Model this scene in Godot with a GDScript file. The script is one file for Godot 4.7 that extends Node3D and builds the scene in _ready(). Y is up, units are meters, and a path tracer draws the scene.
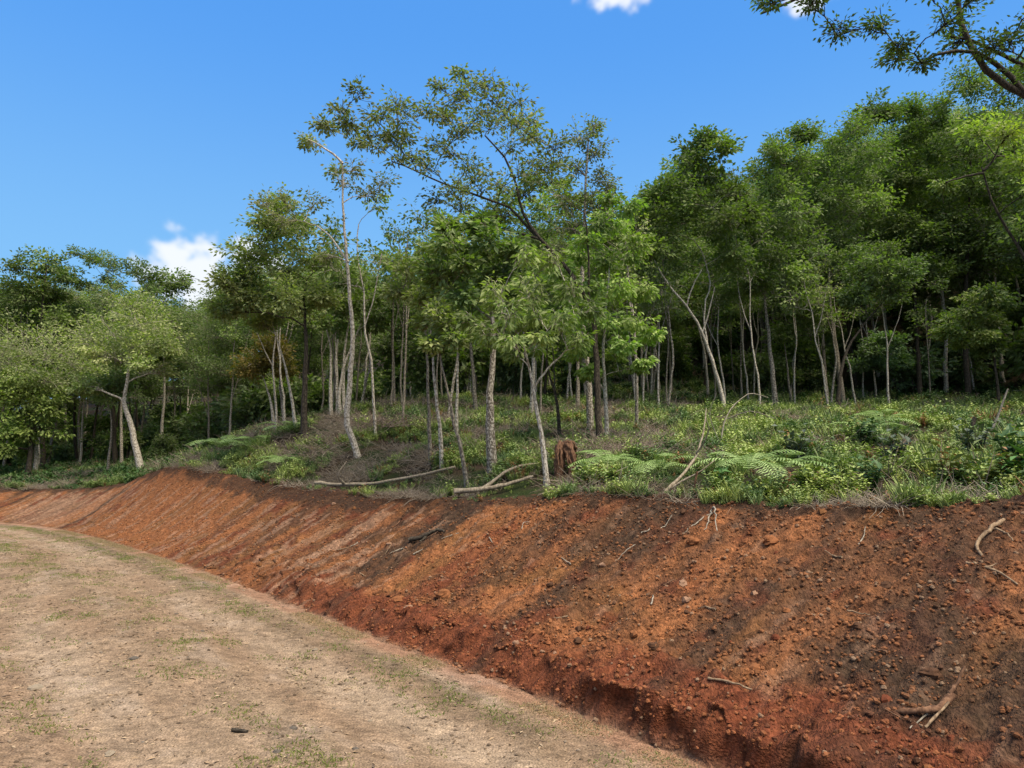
extends Node3D
# A dirt road below a freshly cut bank of red earth; a cleared slope and young forest above it.
# Layout in metres: x to the right, d ahead of the camera (z = -d), y up. s runs along the road's edge, u across it (u > 0 up the bank).

const EYE := 1.7
const FOCAL := 710.0

class MB:
	var v := PackedVector3Array()
	var n := PackedVector3Array()
	var c := PackedColorArray()
	var i := PackedInt32Array()
	func tube(pts: PackedVector3Array, r0: float, r1: float, sides: int, wob: float = 0.0, seed_at: float = 0.0, power: float = 1.0) -> void:
		var m := pts.size()
		var x := Vector3.ZERO
		var base := v.size()
		for k in m:
			var dir := (pts[mini(k + 1, m - 1)] - pts[maxi(k - 1, 0)]).normalized()
			if k == 0:
				x = dir.cross(Vector3(0.31, 0.2, 0.93)).normalized()
			else:
				x = (x - dir * x.dot(dir)).normalized()
			var y := dir.cross(x)
			var r := lerpf(r0, r1, pow(float(k) / (m - 1), power))
			for q in sides:
				var a := TAU * q / sides
				var o := x * cos(a) + y * sin(a)
				var rr := r * (1.0 + wob * sin(seed_at + q * 2.3 + k * 1.7) + wob * 0.6 * sin(seed_at * 1.7 + q * 4.1 - k * 2.9))
				v.append(pts[k] + o * rr)
				n.append(o)
		for k in m - 1:
			for q in sides:
				var a := base + k * sides + q
				var b := base + k * sides + (q + 1) % sides
				i.append_array([a, a + sides, b, b, a + sides, b + sides])
		# end caps
		for e in 2:
			var at := 0 if e == 0 else m - 1
			var cd := (pts[0] - pts[1]).normalized() if e == 0 else (pts[m - 1] - pts[m - 2]).normalized()
			var first := v.size()
			v.append(pts[at]); n.append(cd)
			for q in sides:
				v.append(v[base + at * sides + q]); n.append(cd)
			for q in sides:
				if e == 0:
					i.append_array([first, first + 1 + q, first + 1 + (q + 1) % sides])
				else:
					i.append_array([first, first + 1 + (q + 1) % sides, first + 1 + q])
	func leaf(p: Vector3, dir: Vector3, side: Vector3, up: Vector3, length: float, width: float, col: Color) -> void:
		# a folded leaf: two triangles that share the midrib
		var b := v.size()
		var mid := p + dir * (length * 0.45) + up * (width * 0.25)
		v.append(p); v.append(mid + side * width); v.append(p + dir * length - up * (length * 0.08)); v.append(mid - side * width)
		c.append(col); c.append(col); c.append(col); c.append(col)
		i.append_array([b, b + 1, b + 2, b, b + 2, b + 3])
	func mesh(with_normals: bool, with_colors: bool) -> ArrayMesh:
		var a := []
		a.resize(Mesh.ARRAY_MAX)
		a[Mesh.ARRAY_VERTEX] = v
		if with_normals:
			a[Mesh.ARRAY_NORMAL] = n
		if with_colors:
			a[Mesh.ARRAY_COLOR] = c
		a[Mesh.ARRAY_INDEX] = i
		var m := ArrayMesh.new()
		m.add_surface_from_arrays(Mesh.PRIMITIVE_TRIANGLES, a)
		return m

var rng := RandomNumberGenerator.new()
var M := {}
var taken := {}
var na := FastNoiseLite.new()
var nb := FastNoiseLite.new()
var nc := FastNoiseLite.new()

# ------------------------------------------------------------------ helpers
func numbered(called: String) -> String:
	var k: int = taken.get(called, 0)
	taken[called] = k + 1
	return called if k == 0 else "%s_%03d" % [called, k]

func tag(o: Node, label: String, category: String, group := "", kind := "") -> void:
	if label: o.set_meta("label", label)
	if category: o.set_meta("category", category)
	if group: o.set_meta("group", group)
	if kind: o.set_meta("kind", kind)

func thing(called: String, at: Vector3, label: String, category: String, group := "") -> Node3D:
	var o := Node3D.new()
	o.name = numbered(called)
	add_child(o)
	o.position = at
	tag(o, label, category, group)
	return o

func part(parent: Node, called: String, mesh: Mesh, mat: Material, at := Transform3D()) -> MeshInstance3D:
	var o := MeshInstance3D.new()
	o.name = called if parent != self else numbered(called)
	o.mesh = mesh
	o.material_override = mat
	o.transform = at
	parent.add_child(o, true)
	return o

func scatter(called: String, mesh: Mesh, mat: Material, xf: Array, cols: Array, label: String, category: String) -> void:
	var mm := MultiMesh.new()
	mm.transform_format = MultiMesh.TRANSFORM_3D
	mm.use_colors = cols.size() > 0
	mm.mesh = mesh
	mm.instance_count = xf.size()
	for k in xf.size():
		mm.set_instance_transform(k, xf[k])
		if cols.size() > 0:
			mm.set_instance_color(k, cols[k])
	var o := MultiMeshInstance3D.new()
	o.name = numbered(called)
	o.multimesh = mm
	o.material_override = mat
	add_child(o)
	tag(o, label, category, "", "stuff")

func lut(t: Array, x: float) -> float:
	if x <= t[0][0]: return t[0][1]
	for k in range(1, t.size()):
		if x <= t[k][0]:
			return lerpf(t[k - 1][1], t[k][1], (x - t[k - 1][0]) / (t[k][0] - t[k - 1][0]))
	return t[-1][1]

func rv() -> Vector3:
	return Vector3(rng.randf_range(-1, 1), rng.randf_range(-1, 1), rng.randf_range(-1, 1))

func lin(r: float, g: float, b: float) -> Color:
	return Color(r, g, b)

# ------------------------------------------------------------------ the land
const EDGE := [[10.89, -8.5], [8.41, -5.36], [5.93, -2.22], [4.07, 0.13], [2.52, 2.1], [0.97, 4.06], [0.32, 4.95], [-1.01, 6.45], [-2.33, 7.98], [-4.19, 10.16], [-6.2, 12.36], [-8.6, 14.86], [-11.13, 17.1], [-12.86, 18.1], [-16.46, 19.82], [-20.96, 21.97], [-27.26, 24.98], [-36.26, 29.28], [-48.86, 35.3]]
const WIDE := [[-3, 3.0], [0, 2.9], [4, 2.5], [9, 2.1], [14, 2.0], [30, 1.9]]
const HIGH := [[-12, 1.7], [-2, 1.45], [-0.6, 1.36], [0, 1.28], [1, 1.23], [2, 1.25], [3, 1.25], [4, 1.19], [5, 1.11], [7, 1.06], [9, 1.12], [11, 1.17], [13, 1.3], [15, 1.44], [16, 1.4], [17, 1.2], [18, 0.97], [20, 0.75], [40, 0.72]]
const HILL := [ [1.48, 12.00, 1.75], [2.11, 17.00, 2.41], [3.11, 25.00, 3.70], [-1.22, 14.00, 1.90], [-1.66, 19.00, 2.77], [-2.19, 25.00, 3.81], [-3.76, 16.50, 2.32], [-4.57, 20.00, 3.02], [-6.16, 27.00, 2.83], [-6.62, 18.00, 2.00], [-8.82, 24.00, 1.80], [-8.31, 19.00, 1.86], [-10.92, 25.00, 1.46], [-12.12, 23.00, 1.12], [-16.44, 23.00, 0.81], [-25.81, 36.00, 1.35], [-20.78, 36.00, 1.60], [-21.36, 25.00, 0.76], [4.44, 11.00, 1.75], [7.71, 19.00, 2.77], [10.99, 27.00, 4.05], [5.46, 8.00, 1.51], [10.30, 15.00, 2.33], [16.55, 24.00, 3.73], [6.25, 7.00, 1.55], [12.58, 14.00, 2.39], [10.77, -3.50, 1.70], [7.05, 1.21, 1.55], [4.54, 4.33, 1.45], [2.57, 6.60, 1.26], [0.30, 8.76, 1.19], [-1.82, 10.88, 1.06], [-4.01, 13.06, 1.14], [-6.13, 15.23, 1.30], [-7.64, 16.69, 1.44], [-9.22, 18.09, 1.20], [-12.15, 19.93, 0.75], [-17.60, 22.50, 0.74], [-24.83, 25.92, 0.73], [20.00, 20.00, 4.30], [20.00, 40.00, 11.00], [5.00, 45.00, 9.50], [-8.00, 45.00, 6.00], [-25.00, 50.00, 4.00], [-42.00, 34.00, 1.60], [30.00, 5.00, 3.00], [40.00, 60.00, 22.00], [0.00, 70.00, 19.00], [-30.00, 80.00, 13.00], [-60.00, 70.00, 12.00], [-75.00, 45.00, 6.00], [70.00, 40.00, 18.00] ]
var es := PackedVector2Array()   # the edge every 0.1 m
var en := PackedVector2Array()   # its normal, up the bank
var s_zero := 16.0
var tps := PackedFloat64Array()

func make_edge() -> void:
	var q := PackedVector2Array()
	for k in EDGE.size() - 1:
		var a := Vector2(EDGE[maxi(k - 1, 0)][0], EDGE[maxi(k - 1, 0)][1])
		var b := Vector2(EDGE[k][0], EDGE[k][1])
		var c := Vector2(EDGE[k + 1][0], EDGE[k + 1][1])
		var e := Vector2(EDGE[mini(k + 2, EDGE.size() - 1)][0], EDGE[mini(k + 2, EDGE.size() - 1)][1])
		for j in 40:
			q.append(b.cubic_interpolate(c, a, e, j / 40.0))
	q.append(Vector2(EDGE[-1][0], EDGE[-1][1]))
	var total := 0.0
	var next := 0.0
	for k in q.size() - 1:
		var l := q[k].distance_to(q[k + 1])
		while next <= total + l:
			es.append(q[k].lerp(q[k + 1], (next - total) / l))
			next += 0.1
		total += l
	for pass_no in 60:
		var o := es.duplicate()
		for k in range(1, es.size() - 1):
			es[k] = (o[k - 1] + o[k] * 2.0 + o[k + 1]) / 4.0
	for k in es.size():
		var t := (es[mini(k + 1, es.size() - 1)] - es[maxi(k - 1, 0)]).normalized()
		en.append(Vector2(t.y, -t.x))

func foot(s: float) -> Vector2:
	var f := clampf((s + s_zero) * 10.0, 0.0, es.size() - 1.001)
	var k := int(f)
	return es[k].lerp(es[k + 1], f - k)

func across(s: float) -> Vector2:
	var f := clampf((s + s_zero) * 10.0, 0.0, es.size() - 1.001)
	var k := int(f)
	return en[k].lerp(en[k + 1], f - k).normalized()

func su_of(x: float, d: float) -> Vector2:
	var best := 1e9
	var at := 0
	var p := Vector2(x, d)
	for k in es.size():
		var q := es[k].distance_squared_to(p)
		if q < best:
			best = q
			at = k
	return Vector2(at * 0.1 - s_zero, (p - es[at]).dot(en[at]))

func bend(r: float) -> float:
	return r * r * log(r) if r > 1e-6 else 0.0

func solve_hill() -> void:
	# a thin plate through the surveyed heights
	var n := HILL.size()
	var m := n + 3
	var a := []
	for r in m:
		var row := PackedFloat64Array()
		row.resize(m + 1)
		for k in m:
			if r < n and k < n:
				row[k] = bend(Vector2(HILL[r][0] - HILL[k][0], HILL[r][1] - HILL[k][1]).length()) + (2.0 if r == k else 0.0)
			elif r < n:
				row[k] = [1.0, HILL[r][0], HILL[r][1]][k - n]
			elif k < n:
				row[k] = [1.0, HILL[k][0], HILL[k][1]][r - n]
		row[m] = HILL[r][2] if r < n else 0.0
		a.append(row)
	for k in m:
		var p := k
		for r in range(k + 1, m):
			if absf(a[r][k]) > absf(a[p][k]): p = r
		var sw = a[k]; a[k] = a[p]; a[p] = sw
		for r in range(k + 1, m):
			var f: float = a[r][k] / a[k][k]
			if f != 0.0:
				for j in range(k, m + 1): a[r][j] -= f * a[k][j]
	tps.resize(m)
	for k in range(m - 1, -1, -1):
		var t: float = a[k][m]
		for j in range(k + 1, m): t -= a[k][j] * tps[j]
		tps[k] = t / a[k][k]

func hill_y(x: float, d: float) -> float:
	var n := HILL.size()
	var y: float = tps[n] + tps[n + 1] * x + tps[n + 2] * d
	for k in n:
		var q: float = (HILL[k][0] - x) ** 2 + (HILL[k][1] - d) ** 2
		if q > 1e-9:
			y += tps[k] * 0.5 * q * log(q)
	return y

# a point of the bank or of the slope above it, bumps included
func bank(s: float, u: float) -> Vector3:
	var w := lut(WIDE, s) + 0.12 * na.get_noise_1d(s * 0.9)
	var h := lut(HIGH, s)
	var rough := clampf((12.0 - s) / 6.0, 0.45, 1.0)
	var wall := 0.22 * clampf(1.0 - (s - 6.0) / 11.0, 0.45, 1.0) * (1.0 + 0.3 * na.get_noise_1d(s * 1.3 + 40.0))
	var ledge := 0.20 + 0.17 * smoothstep(0.9, 2.0, s) + 0.06 * smoothstep(3.0, 6.5, s) + 0.05 * na.get_noise_1d(s * 1.1 + 90.0)
	var y := 0.0
	var out := 0.0
	var t := clampf((u - 0.06) / (ledge - 0.06), 0.0, 1.0)
	y = wall * t * t * (3.0 - 2.0 * t) - 0.04 * smoothstep(0.05, -0.06, u)
	if u > ledge:
		var q := clampf((u - ledge) / (w - ledge), 0.0, 1.0)
		y += (h - wall) * (q - 0.05 * sin(q * PI))
	var on := clampf(u / 0.25, 0.0, 1.0)
	var top := clampf((u - w + 0.12) / 0.2, 0.0, 1.0)
	# runnels left by the bucket, lumps, clods
	var bump := 0.05 * rough * na.get_noise_2d(s * 1.6, u * 0.75) + 0.035 * nb.get_noise_2d(s * 3.1, u * 1.6)
	var fine := nb.get_noise_2d(s * 9.0, u * 9.0 + 33.0)
	bump += 0.04 * rough * fine + 0.022 * rough * nc.get_noise_2d(s * 26.0, u * 26.0) + 0.012 * rough * nb.get_noise_2d(s * 45.0, u * 45.0)
	var clod := nc.get_noise_2d(s * 6.0 + 70.0, u * 6.0)
	bump += 0.12 * rough * maxf(0.0, clod - 0.2) * clampf(0.6 + na.get_noise_2d(s * 0.8, u + 7.0), 0.0, 1.0)
	if u < ledge + 0.14 and s < 9.0:
		# marks of the bucket's teeth on the little wall above the road
		var g := absf(sin((s + 0.22 * nb.get_noise_1d(s * 3.0 + u * 6.0)) * 15.0))
		out = 0.06 * (1.0 - g) * clampf((u - 0.04) / 0.06, 0.0, 1.0) * clampf((ledge + 0.06 - u) / 0.1, 0.0, 1.0) * clampf(1.5 - s, 0.0, 1.0) * clampf(0.75 + 1.2 * na.get_noise_1d(s * 2.2 + 300.0), 0.0, 1.0)
		out += 0.07 * nb.get_noise_2d(s * 5.0, u * 9.0 + 21.0) + 0.02 * nc.get_noise_2d(s * 10.0, u * 12.0)
		bump += 0.012 * nc.get_noise_2d(s * 10.0, u * 12.0) * on
		# the crust above the teeth marks hangs over a little
		out -= 0.10 * smoothstep(ledge - 0.09, ledge - 0.01, u) * (1.0 - smoothstep(ledge + 0.02, ledge + 0.12, u)) * clampf((1.7 - s) * 1.2, 0.0, 1.0) * clampf(0.6 + 1.1 * nb.get_noise_1d(s * 2.6 + 60.0), 0.0, 1.0)
	y += bump * on * (1.0 - 0.5 * top)
	var f := foot(s)
	var a := across(s)
	if u > w - 0.1:
		var p := f + a * u
		var q := smoothstep(w, w + 1.6, u)
		y = lerpf(y + 0.04 * top * nb.get_noise_1d(s * 4.0), land(p.x, p.y), q)
	var o := f + a * (u + out)
	return Vector3(o.x, y, -o.y)

func land(x: float, d: float) -> float:
	return hill_y(x, d) + 0.10 * na.get_noise_2d(x * 0.5, d * 0.5) + 0.05 * nb.get_noise_2d(x * 1.4, d * 1.4)

# ground height at a place above the bank
func slope_at(x: float, d: float) -> Vector3:
	var p := su_of(x, d)
	var w := lut(WIDE, p.x)
	if p.y < w + 1.7:
		var b := bank(p.x, p.y)
		return Vector3(x, b.y, -d)
	return Vector3(x, land(x, d), -d)

func road_y(s: float, u: float) -> float:
	var ruts := -0.035 * exp(-pow((u + 0.85) / 0.35, 2.0)) - 0.03 * exp(-pow((u + 2.5) / 0.4, 2.0)) + 0.02 * exp(-pow((u + 1.65) / 0.4, 2.0))
	return (ruts + 0.02 * na.get_noise_2d(s * 0.7, u * 0.9) + 0.012 * nb.get_noise_2d(s * 2.5, u * 4.0) + 0.012 * nc.get_noise_2d(s * 9.0, u * 9.0) + 0.010 * nb.get_noise_2d(s * 20.0, u * 20.0)) * clampf(-u / 0.3, 0.0, 1.0)

func road(s: float, u: float) -> Vector3:
	var p := foot(s) + across(s) * u
	return Vector3(p.x, road_y(s, u), -p.y)

func grid_mesh(cols: int, rows: int, p: PackedVector3Array, c: PackedColorArray) -> ArrayMesh:
	var n := PackedVector3Array()
	n.resize(p.size())
	for a in cols:
		for b in rows:
			var ts := p[mini(a + 1, cols - 1) * rows + b] - p[maxi(a - 1, 0) * rows + b]
			var tu := p[a * rows + mini(b + 1, rows - 1)] - p[a * rows + maxi(b - 1, 0)]
			var k := tu.cross(ts).normalized()
			n[a * rows + b] = k
	var i := PackedInt32Array()
	i.resize((cols - 1) * (rows - 1) * 6)
	var at := 0
	for a in cols - 1:
		for b in rows - 1:
			var k := a * rows + b
			i[at] = k; i[at + 1] = k + rows; i[at + 2] = k + 1
			i[at + 3] = k + 1; i[at + 4] = k + rows; i[at + 5] = k + rows + 1
			at += 6
	var m := MB.new()
	m.v = p; m.n = n; m.c = c; m.i = i
	return m.mesh(true, true)

func steps(list: Array) -> PackedFloat32Array:
	# [from, to, step] runs joined into one row of stations
	var o := PackedFloat32Array()
	for r in list:
		var x: float = r[0]
		while x < r[1] - 1e-4:
			o.append(x)
			x += r[2]
	o.append(list[-1][1])
	return o

const ORANGE := Color(0.424, 0.170, 0.070)
const RED := Color(0.249, 0.075, 0.036)
const BROWN := Color(0.165, 0.083, 0.047)
const TOPSOIL := Color(0.088, 0.056, 0.037)
const PINK := Color(0.525, 0.308, 0.195)
const OCHRE := Color(0.314, 0.141, 0.056)
const DARKER := [[-6, 0.95], [-2, 0.9], [-1, 0.85], [-0.3, 0.75], [0.5, 0.5], [1.1, 0.3], [1.7, 0.5], [2.3, 0.55], [3, 0.35], [4, 0.25], [4.7, 0.65], [5.4, 0.7], [6.2, 0.45], [7, 0.2], [8, 0.2], [9.5, 0.05], [11, -0.2], [13, -0.7], [16, -0.65], [16.8, 0.3], [17.3, -0.2], [18, 0.35], [20, 0.4], [30, 0.4]]

# patches of soil on the bank: s, half width, u from, u to, colour (0 topsoil, 1 orange, 2 pale, 3 brown, 4 red), share
const PATCHES := [[5.0, 0.5, 0.7, 2.3, 0, 0.75], [5.9, 0.28, 0.9, 2.1, 0, 0.55], [2.25, 0.5, 1.6, 2.5, 0, 0.6], [3.1, 0.35, 0.9, 2.1, 0, 0.5], [-0.95, 0.8, 0.65, 1.3, 0, 0.7], [-0.5, 0.35, 1.3, 2.3, 0, 0.4], [0.25, 0.3, 1.0, 2.4, 3, 0.6], [17.1, 0.2, 0.2, 1.7, 0, 0.8], [8.6, 0.3, 0.9, 1.9, 3, 0.6], [10.3, 0.3, 0.8, 1.9, 3, 0.5], [4.35, 0.17, 0.5, 1.35, 1, 0.9], [14.6, 1.6, 0.2, 1.75, 1, 0.85], [12.2, 0.9, 0.2, 1.6, 1, 0.7], [17.6, 0.3, 0.1, 1.3, 1, 0.7], [1.0, 0.4, 1.4, 2.3, 1, 0.55], [1.3, 0.55, 0.35, 0.85, 1, 0.5], [3.75, 0.2, 0.5, 2.0, 4, 0.7], [-0.6, 0.7, 0.25, 0.6, 4, 0.8], [6.6, 0.16, 0.5, 1.9, 2, 0.65], [7.3, 0.12, 0.5, 1.5, 2, 0.5], [9.4, 0.1, 0.4, 1.2, 2, 0.6], [11.2, 0.1, 0.3, 1.0, 2, 0.5], [13.4, 0.08, 0.5, 1.6, 2, 0.6], [15.2, 0.09, 0.4, 1.3, 2, 0.6], [19.0, 1.6, 0.1, 1.5, 2, 0.45]]

func bank_color(s: float, u: float) -> Color:
	var w := lut(WIDE, s)
	var streak := na.get_noise_2d(s * 2.6 + 11.0, u * 0.45)
	var thin := nb.get_noise_2d(s * 7.0 + 5.0, u * 0.7 + 3.0)
	var blot := nb.get_noise_2d(s * 2.4, u * 2.4 + 50.0)
	var spot := nc.get_noise_2d(s * 8.0, u * 8.0)
	var c := ORANGE.lerp(OCHRE, smoothstep(-0.1, 0.35, nb.get_noise_2d(s * 1.3 + 20.0, u * 1.5)))
	var up := clampf(u / w, 0.0, 1.0)
	c = c.lerp(BROWN, clampf(lut(DARKER, s) + 0.25 * (up - 0.4) * smoothstep(9.0, 5.0, s) + streak * 1.5 + blot * 0.7 + thin * 0.6 + 0.12, 0.0, 0.95))
	c = c.lerp(RED, clampf(0.75 * smoothstep(0.1, 0.5, blot + streak * 0.6) + smoothstep(0.62, 0.42, u) * smoothstep(9.0, 4.0, s) * 0.9, 0.0, 0.9))
	# spilled topsoil
	c = c.lerp(TOPSOIL, smoothstep(0.12, 0.36, streak * 0.7 + spot * 0.18 + (minf(lut(DARKER, s), 0.72) - 0.5) * 0.6 + 0.1 * up) * (0.52 + 0.35 * spot))
	# the dark soil layer under the turf
	var edge := w - 0.12 - 0.22 * absf(na.get_noise_1d(s * 1.8 + 200.0)) - (0.16 if s > 7.0 and s < 16.5 else 0.0)
	c = c.lerp(TOPSOIL.lerp(BROWN, 0.25), smoothstep(edge - 0.05, edge + 0.06, u + 0.12 * spot) * 0.85)
	for q in PATCHES:
		var ds: float = absf(s + 0.25 * streak - q[0]) / q[1]
		if ds > 1.9: continue
		var k: float = (1.0 - smoothstep(0.55, 1.15, ds + 0.6 * blot + 0.5 * spot)) * smoothstep(q[2] - 0.15, q[2] + 0.15, u + 0.3 * blot) * (1.0 - smoothstep(q[3] - 0.15, q[3] + 0.15, u + 0.3 * blot)) * q[5]
		c = c.lerp([TOPSOIL, ORANGE, PINK, BROWN, RED][q[4]], clampf(k * (1.0 + 0.5 * thin), 0.0, 0.95))
	# pale scrapes and crumbled rock
	var pale := smoothstep(0.18, 0.5, thin + 0.5 * spot + 0.35 * blot + lerpf(-0.2, 0.0, smoothstep(3.0, 6.0, s)) + (0.12 if s > 16.0 else 0.0))
	c = c.lerp(PINK, pale * lerpf(0.3, 0.6, smoothstep(2.0, 6.0, s)) * lerpf(smoothstep(0.3, 0.55, u), 1.0, smoothstep(3.0, 6.0, s)) * (1.0 - smoothstep(edge - 0.1, edge, u)))
	c = c.lerp(PINK.lerp(Color(0.4, 0.29, 0.19), 0.5), smoothstep(0.13, 0.02, u) * 0.8)
	return c * (1.0 + 0.55 * nc.get_noise_2d(s * 30.0, u * 30.0) + 0.5 * nb.get_noise_2d(s * 60.0, u * 60.0) + rng.randf_range(-0.2, 0.2))

func road_color(s: float, u: float) -> Color:
	var a := na.get_noise_2d(s * 0.3, u * 2.2 + 9.0)
	var b := nb.get_noise_2d(s * 0.9 + 60.0, u * 2.4)
	var d := nc.get_noise_2d(s * 6.0, u * 7.0)
	var c := Color(0.424, 0.293, 0.190)
	c = c.lerp(Color(0.529, 0.402, 0.285), clampf(0.5 * exp(-pow((u + 0.8) / 0.3, 2.0)) + 0.45 * exp(-pow((u + 2.4) / 0.35, 2.0)) + a * 0.4 + b * 0.15, 0.0, 0.6))
	c = c.lerp(Color(0.309, 0.197, 0.125), clampf(-a * 0.45 - b * 0.4 + 0.12, 0.0, 0.5))
	c = c.lerp(Color(0.255, 0.186, 0.120), clampf(exp(-pow((u + 0.36) / 0.16, 2.0)) * (0.75 + b) + 0.45 * exp(-pow((u + 1.6) / 0.3, 2.0)) * (0.5 + b), 0.0, 0.8))
	c = c.lerp(Color(0.456, 0.247, 0.154), smoothstep(-0.22, -0.05, u) * 0.8)
	c = c.lerp(Color(0.529, 0.432, 0.362), smoothstep(0.25, 0.6, b + 0.5 * d) * 0.18)
	return c * (1.0 + 0.3 * d + 0.4 * nb.get_noise_2d(s * 22.0, u * 22.0) + rng.randf_range(-0.2, 0.2))

func land_color(x: float, d: float) -> Color:
	var g := nb.get_noise_2d(x * 1.1, d * 1.1 + 30.0) + 0.6 * nc.get_noise_2d(x * 3.0, d * 3.0)
	var c := Color(0.085, 0.058, 0.036).lerp(Color(0.06, 0.085, 0.025), smoothstep(-0.15, 0.3, g))
	c = c.lerp(Color(0.15, 0.105, 0.065), smoothstep(0.15, 0.45, na.get_noise_2d(x * 2.0 + 80.0, d * 2.0)) * 0.7)
	return c * (1.0 + rng.randf_range(-0.15, 0.15))

func build_land() -> void:
	var st := steps([[-16.0, -3.5, 0.5], [-3.5, 7.0, 0.024], [7.0, 14.0, 0.035], [14.0, 22.0, 0.05], [22.0, 30.0, 0.12], [30.0, 58.0, 1.0]])
	var rows := 140
	var p := PackedVector3Array()
	var c := PackedColorArray()
	for s in st:
		var w := lut(WIDE, s) + 0.35
		for b in rows:
			var u := -0.06 + (b / (rows - 1.0)) * (w + 0.06)
			p.append(bank(s, u))
			c.append(bank_color(s, u))
	var o := part(self, "earth_bank", grid_mesh(st.size(), rows, p, c), M.soil)
	tag(o, "freshly cut bank of bare red earth along the road", "bank", "", "structure")
	print("bank ", Time.get_ticks_msec())
	# road
	st = steps([[-16.0, -5.0, 0.5], [-5.0, 10.0, 0.03], [10.0, 24.0, 0.07], [24.0, 58.0, 0.8]])
	var us := steps([[-14.0, -7.0, 0.35], [-7.0, -4.0, 0.08], [-4.0, 0.08, 0.03]])
	p = PackedVector3Array()
	c = PackedColorArray()
	for s in st:
		for u in us:
			var q := road(s, u)
			p.append(q)
			c.append(road_color(s, u))
	o = part(self, "dirt_road", grid_mesh(st.size(), us.size(), p, c), M.gravel)
	tag(o, "pale brown unpaved dirt road curving left", "road", "", "structure")
	print("road ", Time.get_ticks_msec())
	# the slope above
	st = steps([[-16.0, -4.0, 0.6], [-4.0, 24.0, 0.2], [24.0, 58.0, 1.2]])
	var rr := PackedFloat32Array()
	var x := -0.22
	while x < 95.0:
		rr.append(x)
		x += 0.07 + maxf(x, 0.0) * 0.045
	p = PackedVector3Array()
	c = PackedColorArray()
	for s in st:
		var w := lut(WIDE, s)
		var f := foot(s)
		var a := across(s)
		for r in rr:
			var u := w + r
			var at := f + a * u
			var q := bank(s, u) if r < 1.7 else Vector3(at.x, land(at.x, at.y), -at.y)
			if r < 0.1: q.y -= 0.05
			p.append(q)
			c.append(land_color(at.x, at.y))
	o = part(self, "hillside", grid_mesh(st.size(), rr.size(), p, c), M.floor)
	tag(o, "cleared slope of soil and low weeds above the bank", "hillside", "", "structure")
	# everything further off
	var big := MB.new()
	big.v = PackedVector3Array([Vector3(-600, -0.3, 600), Vector3(-600, -0.3, -600), Vector3(600, -0.3, -600), Vector3(600, -0.3, 600)])
	big.n = PackedVector3Array([Vector3.UP, Vector3.UP, Vector3.UP, Vector3.UP])
	var gc := Color(0.09, 0.07, 0.04)
	big.c = PackedColorArray([gc, gc, gc, gc])
	big.i = PackedInt32Array([0, 1, 2, 0, 2, 3])
	o = part(self, "ground", big.mesh(true, true), M.floor)
	tag(o, "brown earth reaching to the horizon", "ground", "", "structure")
	print("land ", Time.get_ticks_msec())

# ------------------------------------------------------------------ materials
func noise_tex(freq: float, kind: int, oct: int, lo: Color, hi: Color, size := 1024, mid := -1.0, seed_no := 1) -> NoiseTexture2D:
	var f := FastNoiseLite.new()
	f.seed = seed_no
	f.noise_type = kind
	f.frequency = freq
	f.fractal_octaves = oct
	f.fractal_gain = 0.6
	var t := NoiseTexture2D.new()
	t.width = size
	t.height = size
	t.seamless = true
	t.noise = f
	var g := Gradient.new()
	if mid < 0.0:
		g.set_color(0, lo); g.set_color(1, hi)
	else:
		g.offsets = PackedFloat32Array([0.0, mid - 0.08, mid + 0.08, 1.0])
		g.colors = PackedColorArray([lo, lo.lerp(hi, 0.12), lo.lerp(hi, 0.88), hi])
	t.color_ramp = g
	return t

func grey(v: float) -> Color:
	return Color(v, v, v)

func earth(name_: String, tex: Texture2D, bump: Texture2D, per_metre: float, relief: float, tint: Color) -> StandardMaterial3D:
	var m := StandardMaterial3D.new()
	m.resource_name = name_
	m.vertex_color_use_as_albedo = true
	m.albedo_color = tint
	m.albedo_texture = tex
	m.roughness = 0.95
	m.metallic_specular = 0.25
	m.uv1_triplanar = true
	m.uv1_world_triplanar = true
	m.uv1_scale = Vector3.ONE * per_metre
	m.heightmap_enabled = true
	m.heightmap_texture = bump
	m.heightmap_scale = relief
	return m

func leaf_mat(name_: String, back: Color) -> StandardMaterial3D:
	var m := StandardMaterial3D.new()
	m.resource_name = name_
	m.vertex_color_use_as_albedo = true
	m.roughness = 0.55
	m.metallic_specular = 0.35
	m.cull_mode = BaseMaterial3D.CULL_DISABLED
	m.backlight_enabled = true
	m.backlight = back
	return m

func bark_mat(name_: String, lo: Color, hi: Color, mid: float, seed_no: int) -> StandardMaterial3D:
	var m := StandardMaterial3D.new()
	m.resource_name = name_
	m.albedo_texture = noise_tex(0.025, FastNoiseLite.TYPE_SIMPLEX_SMOOTH, 5, lo.linear_to_srgb(), hi.linear_to_srgb(), 512, mid, seed_no)
	m.uv1_triplanar = true
	m.uv1_scale = Vector3(2.2, 1.1, 2.2)
	m.roughness = 0.9
	m.metallic_specular = 0.3
	return m

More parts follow.
